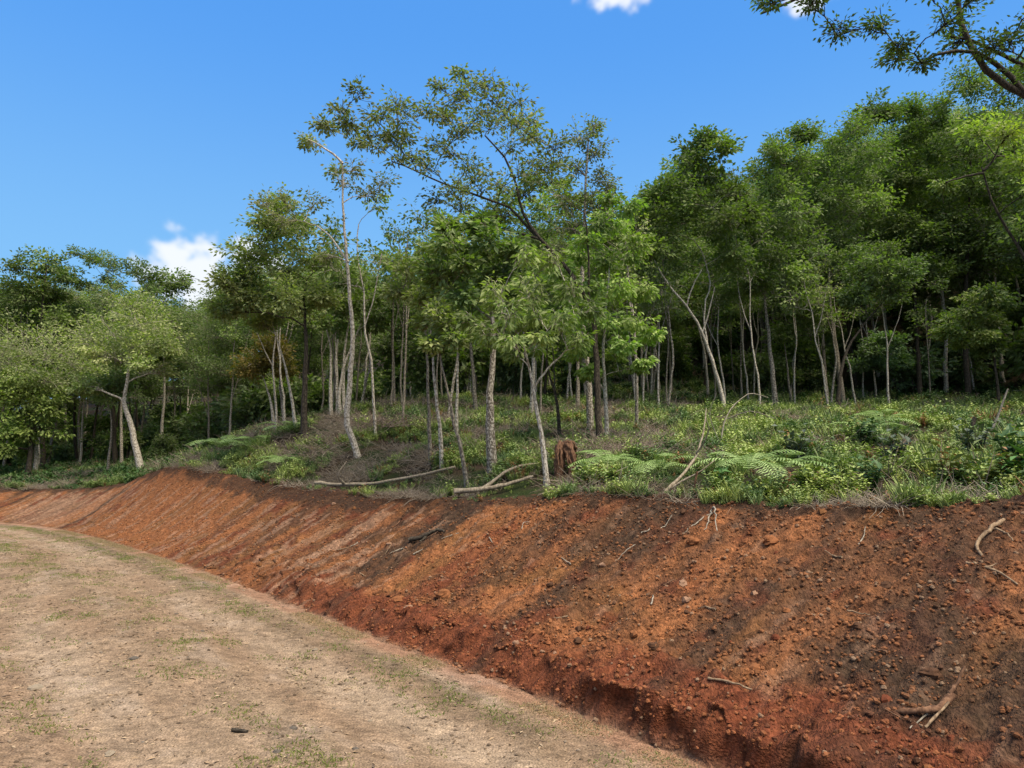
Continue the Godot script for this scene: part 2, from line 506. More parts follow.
func make_materials() -> void:
	var grain := noise_tex(0.035, FastNoiseLite.TYPE_SIMPLEX_SMOOTH, 5, grey(0.4), grey(1.0), 1024, -1.0, 3)
	var crumbs := noise_tex(0.05, FastNoiseLite.TYPE_CELLULAR, 3, grey(0), grey(1), 1024, -1.0, 4)
	var pebbly := noise_tex(0.04, FastNoiseLite.TYPE_SIMPLEX_SMOOTH, 4, grey(0.45), grey(1.0), 1024, -1.0, 5)
	M.soil = earth("red_earth", grain, crumbs, 1.1, 2.2, Color(1, 1, 1))
	M.gravel = earth("road_dirt", pebbly, crumbs, 1.3, 0.9, Color(1, 1, 1))
	M.floor = earth("forest_soil", grain, crumbs, 0.8, 3.0, Color(1, 1, 1))
	M.leaf = leaf_mat("foliage", Color(0.8, 0.95, 0.4))
	M.weed = leaf_mat("weed_leaves", Color(0.5, 0.6, 0.25))
	M.bark = [
		bark_mat("pale_bark", Color(0.13, 0.108, 0.078), Color(0.56, 0.51, 0.43), 0.48, 11),
		bark_mat("dark_bark", Color(0.022, 0.018, 0.013), Color(0.10, 0.08, 0.058), 0.55, 12),
		bark_mat("grey_brown_bark", Color(0.07, 0.058, 0.044), Color(0.32, 0.28, 0.22), 0.5, 13),
		bark_mat("mottled_bark", Color(0.07, 0.056, 0.04), Color(0.52, 0.47, 0.39), 0.54, 14)]
	M.dead = bark_mat("bleached_wood", Color(0.13, 0.11, 0.085), Color(0.34, 0.30, 0.24), 0.5, 15)
	M.root = bark_mat("torn_root_wood", Color(0.07, 0.035, 0.02), Color(0.22, 0.12, 0.07), 0.5, 16)
	M.straw = bark_mat("weathered_root", Color(0.12, 0.08, 0.05), Color(0.30, 0.21, 0.13), 0.5, 17)
	var t := StandardMaterial3D.new()
	t.resource_name = "dead_twigs"
	t.vertex_color_use_as_albedo = true
	t.roughness = 0.95
	M.twig = t
	var k := StandardMaterial3D.new()
	k.resource_name = "clods"
	k.vertex_color_use_as_albedo = true
	k.albedo_texture = grain
	k.uv1_triplanar = true
	k.uv1_scale = Vector3.ONE * 3.0
	k.roughness = 0.95
	k.metallic_specular = 0.25
	M.clod = k
	M.clods = []
	for c in [ORANGE, RED, BROWN, TOPSOIL * 1.3, PINK, OCHRE]:
		var m: StandardMaterial3D = k.duplicate()
		m.vertex_color_use_as_albedo = false
		m.albedo_color = Color(c.r, c.g, c.b).linear_to_srgb()
		M.clods.append(m)
	M.stones = []
	for c in [Color(0.42, 0.34, 0.25), Color(0.30, 0.25, 0.20), Color(0.46, 0.37, 0.27), Color(0.20, 0.17, 0.14)]:
		var m: StandardMaterial3D = k.duplicate()
		m.vertex_color_use_as_albedo = false
		m.albedo_color = Color(c.r, c.g, c.b).linear_to_srgb()
		M.stones.append(m)

# ------------------------------------------------------------------ sky
# clouds as [bearing, elevation, half width, half height] in degrees
const CLOUDS := [[-24.9, 13.2, 3.2, 2.7], [-23.4, 11.9, 2.4, 2.0], [-20.8, 15.2, 1.5, 1.2], [-19.2, 14.2, 1.3, 1.0], [-25.6, 14.6, 1.6, 1.2], [9.0, 34.2, 2.4, 1.0], [24.0, 32.0, 1.7, 1.1]]

func make_sky() -> PanoramaSkyMaterial:
	var w := 2048
	var h := 1024
	var data := PackedFloat32Array()
	data.resize(w * h * 3)
	var f := FastNoiseLite.new()
	f.seed = 5
	f.noise_type = FastNoiseLite.TYPE_SIMPLEX_SMOOTH
	f.frequency = 1.0
	f.fractal_octaves = 5
	f.fractal_gain = 0.55
	var list := CLOUDS.duplicate()
	var g := RandomNumberGenerator.new()
	g.seed = 77
	for k in 120:      # unseen clouds out of view, denser than those in view, placed to whiten the skylight
		var az := g.randf_range(62.0, 298.0)
		var el := g.randf_range(10.0, 84.0)
		var size := g.randf_range(3.0, 10.0)
		for j in 3:
			list.append([az + g.randf_range(-1, 1) * size, el + g.randf_range(-0.35, 0.35) * size, size * g.randf_range(0.5, 1.0), size * g.randf_range(0.35, 0.6)])
	var density := PackedFloat32Array()
	density.resize(w * h)
	for c in list:
		var kx := 1.0 / cos(deg_to_rad(minf(c[1], 75.0)))
		var y0 := clampi(int((90.0 - c[1] - c[3] * 2.2) / 180.0 * h), 0, h - 1)
		var y1 := clampi(int((90.0 - c[1] + c[3] * 2.2) / 180.0 * h), 0, h - 1)
		var cx: float = c[0] / 360.0 * w
		var rx: float = c[2] * 2.2 * kx / 360.0 * w
		for y in range(y0, y1 + 1):
			for x in range(int(cx - rx), int(cx + rx) + 1):
				var az := float(x) / w * 360.0
				var el := 90.0 - (y + 0.5) / h * 180.0
				var q := Vector2((az - c[0]) / (c[2] * kx), (el - c[1]) / c[3])
				var n := f.get_noise_2d(az * 0.42, el * 0.55) * 0.75
				var dd := 1.0 - q.length() + n + 0.22
				var at := y * w + posmod(x, w)
				density[at] = maxf(density[at], smoothstep(0.0, 0.75, dd))
	var zenith := Vector3(0.026, 0.090, 0.269)
	var mid := Vector3(0.043, 0.151, 0.378)
	var low := Vector3(0.109, 0.244, 0.406)
	var horizon := Vector3(0.247, 0.336, 0.470)
	for y in h:
		var el := 90.0 - (y + 0.5) / h * 180.0
		var c := horizon
		if el > 0.0:
			c = horizon.lerp(low, smoothstep(0.0, 9.0, el)).lerp(mid, smoothstep(6.0, 34.0, el)).lerp(zenith, smoothstep(26.0, 75.0, el))
		else:
			c = Vector3(0.109, 0.098, 0.080)
		for x in w:
			var at := y * w + x
			var q := c
			var dn := density[at]
			if dn > 0.0:
				q = c.lerp(Vector3(0.40, 0.415, 0.44), dn * 0.95)
			data[at * 3] = q.x; data[at * 3 + 1] = q.y; data[at * 3 + 2] = q.z
	var im := Image.create_from_data(w, h, false, Image.FORMAT_RGBF, data.to_byte_array())
	var m := PanoramaSkyMaterial.new()
	m.panorama = ImageTexture.create_from_image(im)
	return m

# ------------------------------------------------------------------ trees
# leaf colours a..b, length, width over length, droop
const LEAVES := {
	1: [Color(0.162, 0.227, 0.065), Color(0.264, 0.310, 0.089), 0.130, 0.30, 0.5],
	2: [Color(0.244, 0.289, 0.127), Color(0.415, 0.434, 0.193), 0.100, 0.26, 0.25],
	3: [Color(0.124, 0.170, 0.064), Color(0.212, 0.259, 0.083), 0.130, 0.27, 0.25],
	4: [Color(0.121, 0.170, 0.074), Color(0.216, 0.257, 0.104), 0.104, 0.27, 0.25],
	5: [Color(0.19, 0.165, 0.05), Color(0.29, 0.18, 0.05), 0.100, 0.27, 0.25],
	6: [Color(0.170, 0.184, 0.095), Color(0.287, 0.294, 0.137), 0.084, 0.25, 0.3],
	7: [Color(0.151, 0.206, 0.082), Color(0.249, 0.300, 0.111), 0.125, 0.25, 0.3],
	8: [Color(0.182, 0.242, 0.081), Color(0.316, 0.353, 0.131), 0.105, 0.20, 0.8],
	9: [Color(0.217, 0.309, 0.096), Color(0.350, 0.424, 0.128), 0.110, 0.26, 0.7],
	10: [Color(0.141, 0.203, 0.110), Color(0.223, 0.288, 0.152), 0.128, 0.24, 0.2],
	11: [Color(0.129, 0.175, 0.065), Color(0.252, 0.280, 0.086), 0.120, 0.27, 0.4],
	12: [Color(0.108, 0.150, 0.057), Color(0.202, 0.248, 0.082), 0.055, 0.24, 0.3],
	13: [Color(0.292, 0.364, 0.129), Color(0.521, 0.541, 0.186), 0.080, 0.27, 0.35]}

func path(a: Vector3, b: Vector3, rise: float, n: int, shake: float) -> PackedVector3Array:
	var o := PackedVector3Array()
	var l := a.distance_to(b)
	for k in n + 1:
		var t := float(k) / n
		var q := a.lerp(b, t) + Vector3.UP * (rise * l * sin(t * PI) * (1.0 - 0.4 * t))
		if k > 0 and k < n: q += rv() * shake * l
		o.append(q)
	return o

func spray(m: MB, pts: PackedVector3Array, style: Array, count: int, spread: float, age: float, tone: float) -> void:
	var n := pts.size() - 1
	for k in count:
		var t := n * (0.35 + 0.65 * sqrt(rng.randf()))
		var j := mini(int(t), n - 1)
		var p := pts[j].lerp(pts[j + 1], t - j)
		var along := (pts[j + 1] - pts[j]).normalized()
		var off := rv()
		off.y *= 0.45
		p += off * spread
		var dir: Vector3 = (along * 0.5 + off * 0.9 + rv() * 0.35 - Vector3.UP * (style[4] * rng.randf_range(0.5, 1.4))).normalized()
		var up := Vector3.UP * 0.75 + rv()
		var side := dir.cross(up).normalized()
		up = side.cross(dir)
		var c: Color = style[0].lerp(style[1], clampf(pow(rng.randf(), 1.3) * 0.7 + age, 0.0, 1.0)) * (tone * rng.randf_range(0.8, 1.2))
		var l: float = style[2] * rng.randf_range(0.7, 1.25)
		m.leaf(p, dir, side, up, l, l * style[3], c)

# trunks: polylines of [x, y] from the base; clumps: [x, y, radius]; returns [trunks with their limbs, crown]
func grow(trunks: Array, clumps: Array, r0: float, style_no: int, sub: int, leaves: int, copies: int, depth_seed: int) -> Array:
	rng.seed = depth_seed
	var style: Array = LEAVES[style_no]
	var airy := style_no == 6 or style_no == 12
	var node_p := PackedVector3Array()
	var node_r := PackedFloat32Array()
	var node_s := PackedInt32Array()
	var stems := []
	for k in trunks.size():
		var pts := PackedVector3Array()
		var line: Array = trunks[k]
		var from_ground: bool = line[0][1] < 0.35
		var z := rng.randf_range(-0.06, 0.06) if from_ground else 0.0
		var dz := rng.randf_range(-0.06, 0.06)
		if not from_ground:
			# starts on an earlier stem: take its depth there
			var best := 1e9
			for j in node_p.size():
				var q := Vector2(node_p[j].x - line[0][0], node_p[j].y - line[0][1]).length()
				if q < best:
					best = q
					z = node_p[j].z
			dz = rng.randf_range(-0.3, 0.3)
		for j in line.size():
			pts.append(Vector3(line[j][0], line[j][1] if j > 0 or not from_ground else -0.2, z))
			z += dz * (line[mini(j + 1, line.size() - 1)][1] - line[j][1]) + (rng.randf_range(-0.04, 0.04) if j > 0 else 0.0)
		var curve := Curve3D.new()
		for j in pts.size():
			var tan := (pts[mini(j + 1, pts.size() - 1)] - pts[maxi(j - 1, 0)]) / 6.0
			curve.add_point(pts[j], -tan, tan)
		var length := curve.get_baked_length()
		var n := maxi(6, int(length / 0.28))
		var fine := PackedVector3Array()
		for j in n + 1:
			fine.append(curve.sample_baked(length * j / n, true) + (rv() * 0.012 if j > 0 else Vector3.ZERO))
		var ra := 0.64 * r0 * (1.0 if k == 0 or from_ground else 0.42)
		var rb := maxf(0.012, ra * 0.22)
		var m := MB.new()
		m.tube(fine, ra * (1.12 if from_ground else 1.0), rb, 8, 0.09, k * 3.1 + depth_seed, 0.85)
		if from_ground:
			for q in 8: # root flare
				m.v[q] = m.v[q] + (m.v[q] - fine[0]) * 0.5
		stems.append(m)
		for j in fine.size():
			if fine[j].y > 0.9 or not from_ground:
				node_p.append(fine[j])
				node_r.append(lerpf(ra, rb, float(j) / n))
				node_s.append(k)
	var crown := MB.new()
	var cx := 0.0
	for c in clumps: cx += c[0]
	cx /= clumps.size()
	var half := 0.35
	for c in clumps: half = maxf(half, absf(c[0] - cx))
	var todo := []
	for c in clumps:
		var reach := sqrt(maxf(0.05, half * half - pow(c[0] - cx, 2.0)))
		for j in copies:
			var z := rng.randf_range(-0.75, 0.75) * reach * (0.45 if airy else 1.0)
			if copies == 2: z = (absf(z) + 0.1 * reach) * (1.0 if j == 0 else -1.0)
			todo.append([Vector3(c[0], c[1], z), c[2] * rng.randf_range(0.9, 1.15)])
	todo.sort_custom(func(a, b): return a[0].y < b[0].y)
	for c in todo:
		var at: Vector3 = c[0]
		var r: float = c[1] * (1.5 if airy else 1.2 if copies == 1 or sub > 13 else 1.05)
		var best := 1e9
		var from := 0
		for j in node_p.size():
			var q := node_p[j].distance_to(at) + maxf(0.0, node_p[j].y - at.y + 0.25) * 1.2
			if q < best:
				best = q
				from = j
		var limb := path(node_p[from], at - Vector3.UP * r * 0.2, 0.12, 6, 0.035)
		var lr := clampf(node_r[from] * 0.6, 0.008, 0.05)
		var wood: MB = stems[node_s[from]]
		var owner_no := node_s[from]
		wood.tube(limb, lr, lr * 0.4, 5, 0.08, at.x)
		for j in range(2, limb.size()):
			node_p.append(limb[j])
			node_r.append(lr * 0.6)
			node_s.append(owner_no)
		var age := rng.randf_range(-0.25, 0.55)       # young or old leaves on this bough
		var tone := rng.randf_range(0.68, 1.32)
		for j in int(sub * (2.0 if airy else 1.7)):
			var dir := rv().normalized()
			dir.y = dir.y * 0.75 + 0.12
			var end: Vector3 = at + dir * r * (0.3 + 1.1 * rng.randf())
			var start := limb[rng.randi_range(3, limb.size() - 1)]
			var tw := path(start, end, 0.1, 3, 0.07)
			wood.tube(tw, lr * 0.32, 0.004, 3)
			spray(crown, tw, style, int(leaves * (0.55 if airy else 0.8)), 0.07 + r * 0.15, age, tone)
	return [stems, crown]

func plant_tree(t: Array, number: int) -> void:
	var g := grow(t[10], t[11], t[4], int(t[6]), int(t[7]), int(t[8]), int(t[9]), 1000 + number)
	var at := slope_at(t[2], t[3])
	var o := thing(t[0], at, t[1], "tree")
	var bark: Material = M.bark[int(t[5])]
	for m in g[0]: part(o, "trunk", m.mesh(true, false), bark)
	part(o, "crown", g[1].mesh(false, true), M.leaf)

# forest behind: kinds of trees that are repeated
const SKYLINE := [[-200, 262], [0, 268], [50, 262], [90, 278], [130, 280], [160, 292], [200, 306], [222, 275], [245, 250], [320, 250], [345, 262], [400, 268], [450, 245], [520, 225], [560, 215], [610, 215], [640, 185], [690, 156], [740, 160], [760, 170], [800, 140], [850, 118], [900, 100], [1024, 70], [1300, 30]]
const CLEARING := [[-300, 27], [0, 27], [100, 27.5], [180, 25], [230, 21.5], [300, 21], [350, 22], [400, 22], [450, 21], [600, 22.5], [700, 25.5], [800, 24.5], [900, 24.5], [1000, 23], [1100, 18], [1300, 15]]

func forest_kind(k: int) -> Array:
	rng.seed = 300 + k
	var h := 9.0
	var lean := rng.randf_range(-0.5, 0.5)
	var trunk := []
	var x := 0.0
	for j in 7:
		trunk.append([x, h * 0.86 * j / 6.0])
		x += lean * 0.2 + rng.randf_range(-0.12, 0.12)
	var trunks := [trunk]
	if k % 3 == 1:
		var b := [[trunk[2][0], trunk[2][1]]]
		for j in 4: b.append([b[-1][0] + rng.randf_range(0.1, 0.4) * (1.0 if k % 2 else -1.0), b[-1][1] + 1.1])
		trunks.append(b)
	var clumps := []
	for j in 19:
		var y := h * (0.40 + 0.6 * pow(rng.randf(), 0.8))
		var wide := 2.1 * sqrt(maxf(0.08, 1.0 - pow((y / h - 0.68) / 0.36, 2.0)))
		clumps.append([trunk[6][0] * 0.7 + rng.randf_range(-wide, wide), y, rng.randf_range(0.5, 0.85)])
	return grow(trunks, clumps, 0.115, [3, 4, 7, 3, 2, 4, 7, 3][k], 13, 15, 2, 500 + k)

func build_forest() -> void:
	var kinds := []
	for k in 8:
		var g := forest_kind(k)
		var o := Node3D.new()
		for m in g[0]: part(o, "trunk", m.mesh(true, false), M.bark[[0, 2, 3, 1, 0, 2, 1, 3][k]])
		part(o, "crown", g[1].mesh(false, true), M.leaf)
		kinds.append(o)
	rng.seed = 42
	var spots := []
	for t in TREES: spots.append(Vector2(t[2], t[3]))
	var tries := 0
	var made := 0
	while made < 285 and tries < 9000:
		tries += 1
		var px := rng.randf_range(-190.0, 1210.0)
		var near := lut(CLEARING, px)
		var d := near + 30.0 * pow(rng.randf(), 1.15)
		var p := Vector2((px - 512.0) / FOCAL * d, d)
		var ok := true
		for q in spots:
			if q.distance_squared_to(p) < 1.35 * 1.35:
				ok = false
				break
		if not ok: continue
		spots.append(p)
		var at := slope_at(p.x, p.y)
		var top: float = EYE + (455.0 - lut(SKYLINE, px)) / FOCAL * d
		var size := minf(rng.randf_range(0.78, 1.12), (top - at.y) / 9.6 * rng.randf_range(0.86, 1.0))
		if size < 0.28: continue
		var kind := rng.randi_range(0, 7)
		var look: String = ["pale-barked", "grey-brown-barked forked", "mottled-barked", "dark-barked", "pale-barked forked", "grey-brown-barked", "dark-barked slim", "mottled-barked forked"][kind]
		var place := "left of the cloud" if px < 150 else "below the white cloud" if px < 235 else "behind the knoll" if px < 420 else "behind the tall open crowns" if px < 625 else "around the forked white tree" if px < 760 else "behind the black forest gap" if px < 900 else "in the far right corner"
		var depth := "front row" if d - near < 7.0 else "shaded back rows"
		var o: Node3D = kinds[kind].duplicate()
		o.name = numbered("forest_tree")
		add_child(o)
		o.position = at
		o.rotation.y = rng.randf() * TAU
		o.scale = Vector3(size * rng.randf_range(0.9, 1.15), size, size * rng.randf_range(0.9, 1.15))
		tag(o, "%s forest tree in the %s %s" % [look, depth, place], "tree", "forest trees %s, %s" % [place, depth])
		made += 1
	for o in kinds: o.free()
	# thin poles of the young grove on the cleared slope
	var poles := []
	for k in 4:
		rng.seed = 640 + k
		var trunk := [[0.0, 0.0]]
		for j in 6: trunk.append([trunk[-1][0] + rng.randf_range(-0.12, 0.12) + (k - 1.5) * 0.05, (j + 1) * 0.72])
		var fork := [[trunk[3][0], trunk[3][1]], [trunk[3][0] + 0.25, trunk[3][1] + 0.7], [trunk[3][0] + 0.4, trunk[3][1] + 1.5]]
		var clumps := []
		for j in 8: clumps.append([trunk[6][0] + rng.randf_range(-0.7, 0.7), rng.randf_range(3.2, 4.9), rng.randf_range(0.25, 0.42)])
		var g := grow([trunk, fork], clumps, [0.055, 0.07, 0.05, 0.06][k], [7, 2, 7, 3][k], 6, 12, 1, 660 + k)
		var o := Node3D.new()
		for m in g[0]: part(o, "trunk", m.mesh(true, false), M.bark[[0, 3, 2, 0][k]])
		part(o, "crown", g[1].mesh(false, true), M.leaf)
		poles.append(o)
	rng.seed = 47
	for k in 62:
		var px := rng.randf_range(375.0, 690.0) if k < 26 else rng.randf_range(255.0, 375.0) if k < 34 else rng.randf_range(630.0, 985.0)
		var d := rng.randf_range(15.5, 25.0) if k < 26 else rng.randf_range(18.5, 22.0) if k < 34 else rng.randf_range(21.0, 27.0)
		var kind := k % 4
		var o: Node3D = poles[kind].duplicate()
		o.name = numbered("pole_tree")
		add_child(o)
		o.position = slope_at((px - 512.0) / FOCAL * d, d)
		o.rotation.y = rng.randf() * TAU
		var size := rng.randf_range(0.8, 1.15)
		o.scale = Vector3(0.9, size, 0.9)
		tag(o, "%s thin young tree in the grove %s" % [["pale", "mottled", "brownish", "slightly leaning pale"][kind], "on the crest of the knoll" if k >= 26 and k < 34 else "by the black forest gap" if px > 760 else "left of the stout mottled trunk" if px < 490 else "behind the torn stump" if px < 600 else "left of the forked white tree"], "tree", "thin young trees of the grove")
	for o in poles: o.free()
	print("forest ", made, " ", Time.get_ticks_msec())
	# undergrowth between the trunks
	var shrubs := []
	for k in 4:
		rng.seed = 700 + k
		var clumps := []
		for j in 7: clumps.append([rng.randf_range(-0.5, 0.5), rng.randf_range(0.25, 1.0), rng.randf_range(0.25, 0.4)])
		var g := grow([[[0, 0], [0.05, 0.5], [-0.05, 0.9]]], clumps, 0.025, [4, 10, 3, 4][k], 9, 13, 2, 720 + k)
		var o := Node3D.new()
		part(o, "stem", g[0][0].mesh(true, false), M.bark[2])
		part(o, "foliage", g[1].mesh(false, true), M.leaf)
		shrubs.append(o)
	rng.seed = 43
	for k in 190:
		var px := rng.randf_range(-120.0, 1140.0)
		var d := lut(CLEARING, px) + 1.0 + 22.0 * pow(rng.randf(), 1.2)
		var kind := rng.randi_range(0, 3)
		var o: Node3D = shrubs[kind].duplicate()
		o.name = numbered("understory_shrub")
		add_child(o)
		o.position = slope_at((px - 512.0) / FOCAL * d, d)
		o.rotation.y = rng.randf() * TAU
		o.scale = Vector3.ONE * rng.randf_range(0.8, 2.0)
		var place := "left of the cloud" if px < 150 else "under the white cloud" if px < 235 else "behind the knoll" if px < 420 else "behind the grove" if px < 625 else "by the forked white tree" if px < 760 else "in the black gap" if px < 900 else "in the right corner"
		tag(o, "%s %s shrub in the forest shade %s" % ["big" if o.scale.x > 1.5 else "small" if o.scale.x < 1.1 else "middling", ["dark green", "blue-green", "fresh green", "dense dark"][kind], place], "shrub", "undergrowth shrubs " + place)
	for o in shrubs: o.free()

# ------------------------------------------------------------------ low plants
func sprig_mesh(k: int, n: int, height: float, leaf: float, wide: float) -> ArrayMesh:
	rng.seed = 900 + k
	var m := MB.new()
	for j in n:
		var a := rng.randf() * TAU
		var lean := Vector3(cos(a), 0, sin(a)) * rng.randf_range(0.1, 0.55)
		var top := (Vector3.UP + lean) * height * rng.randf_range(0.4, 1.0)
		var count := rng.randi_range(4, 7)
		for q in count:
			var p := top * (0.25 + 0.75 * (q + 1.0) / count)
			var dir := (rv() * Vector3(1, 0.5, 1) + lean + Vector3.UP * 0.15).normalized()
			var up := Vector3.UP + rv() * 0.4
			var side := dir.cross(up).normalized()
			m.leaf(p, dir, side, side.cross(dir), leaf * rng.randf_range(0.6, 1.2), leaf * wide, Color.WHITE * rng.randf_range(0.75, 1.15))
		var s := Vector3(cos(a + 1.57), 0, sin(a + 1.57))
		m.leaf(Vector3(0, -0.04, 0), top.normalized(), s, top.normalized().cross(s), top.length(), 0.005, Color(0.7, 0.6, 0.5))
	return m.mesh(false, true)

func grass_mesh(k: int, n: int, height: float, spread: float) -> ArrayMesh:
	rng.seed = 950 + k
	var m := MB.new()
	for j in n:
		var a := rng.randf() * TAU
		var dir := (Vector3.UP + Vector3(cos(a), 0, sin(a)) * rng.randf_range(0.15, 0.9)).normalized()
		var side := dir.cross(Vector3(cos(a + 1.3), 0.1, sin(a + 1.3))).normalized()
		m.leaf(Vector3(rng.randf_range(-1, 1) * spread, -0.01, rng.randf_range(-1, 1) * spread), dir, side, side.cross(dir), height * rng.randf_range(0.5, 1.1), 0.004 + height * 0.018, Color.WHITE * rng.randf_range(0.7, 1.15))
	return m.mesh(false, true)

func brush_mesh(k: int, n: int, size: float) -> ArrayMesh:
	rng.seed = 980 + k
	var m := MB.new()
	for j in n:
		var a := rng.randf() * TAU
		var p := Vector3(cos(a), 0, sin(a)) * rng.randf() * size * 0.5
		var dir := Vector3(rng.randf_range(-1, 1), rng.randf_range(0.02, 0.45), rng.randf_range(-1, 1)).normalized()
		var pts := PackedVector3Array()
		for q in 4:
			pts.append(p)
			p += dir * size * 0.3
			dir = (dir + rv() * 0.45 - Vector3.UP * 0.12).normalized()
		m.tube(pts, 0.007, 0.002, 3)
	var c := Color(1, 1, 1)
	for j in m.v.size():
		m.c.append(c)
	return m.mesh(true, true)

func frond_mesh(k: int) -> ArrayMesh:
	rng.seed = 990 + k
	var m := MB.new()
	var n := 22
	var p := Vector3.ZERO
	var dir := Vector3(0.42, 0.92, 0).normalized()
	var side := Vector3(0, 0, 1)
	for j in n:
		var t := float(j) / n
		var step := 0.045
		var q := p + dir * step
		m.leaf(p, dir, side, side.cross(dir), step * 1.3, 0.004, Color(0.6, 0.65, 0.45))
		if t > 0.15:
			var l := 0.20 * sin(PI * pow(1.0 - (t - 0.15) / 0.85, 0.75) * 0.93 + 0.1) + 0.02
			for e in [-1.0, 1.0]:
				var out: Vector3 = (side * e + dir * 0.45 - Vector3.UP * 0.18 + rv() * 0.06).normalized()
				# each pinna is toothed: three overlapping lobes
				for z in 3:
					var b := p + out * l * 0.28 * z
					m.leaf(b, (out + dir * 0.25 * (1 - z)).normalized(), dir, Vector3.UP, l * 0.45, 0.016 - z * 0.003, Color.WHITE * rng.randf_range(0.8, 1.15))
		p = q
		dir = (dir + Vector3(0.035, -0.085, 0)).normalized()
	return m.mesh(false, true)

func in_view(p: Vector3, margin: float) -> bool:
	var d := -p.z
	return d > 1.0 and absf(p.x / d) < 0.74 + margin

# short growth where logs, stumps and sticks lie in view: x, d, radius
const KEEP_LOW := [[-3.4, 12.4, 0.7], [-2.6, 12.1, 0.7], [-1.8, 11.9, 0.7], [-1.0, 11.6, 0.7], [-0.7, 9.7, 0.5], [-0.2, 9.7, 0.6], [0.3, 9.8, 0.6], [0.72, 9.9, 0.6], [1.8, 8.2, 0.5], [2.2, 8.4, 0.5], [0.5, 9.7, 0.5], [2.75, 8.0, 0.45], [1.95, 9.1, 0.4]]

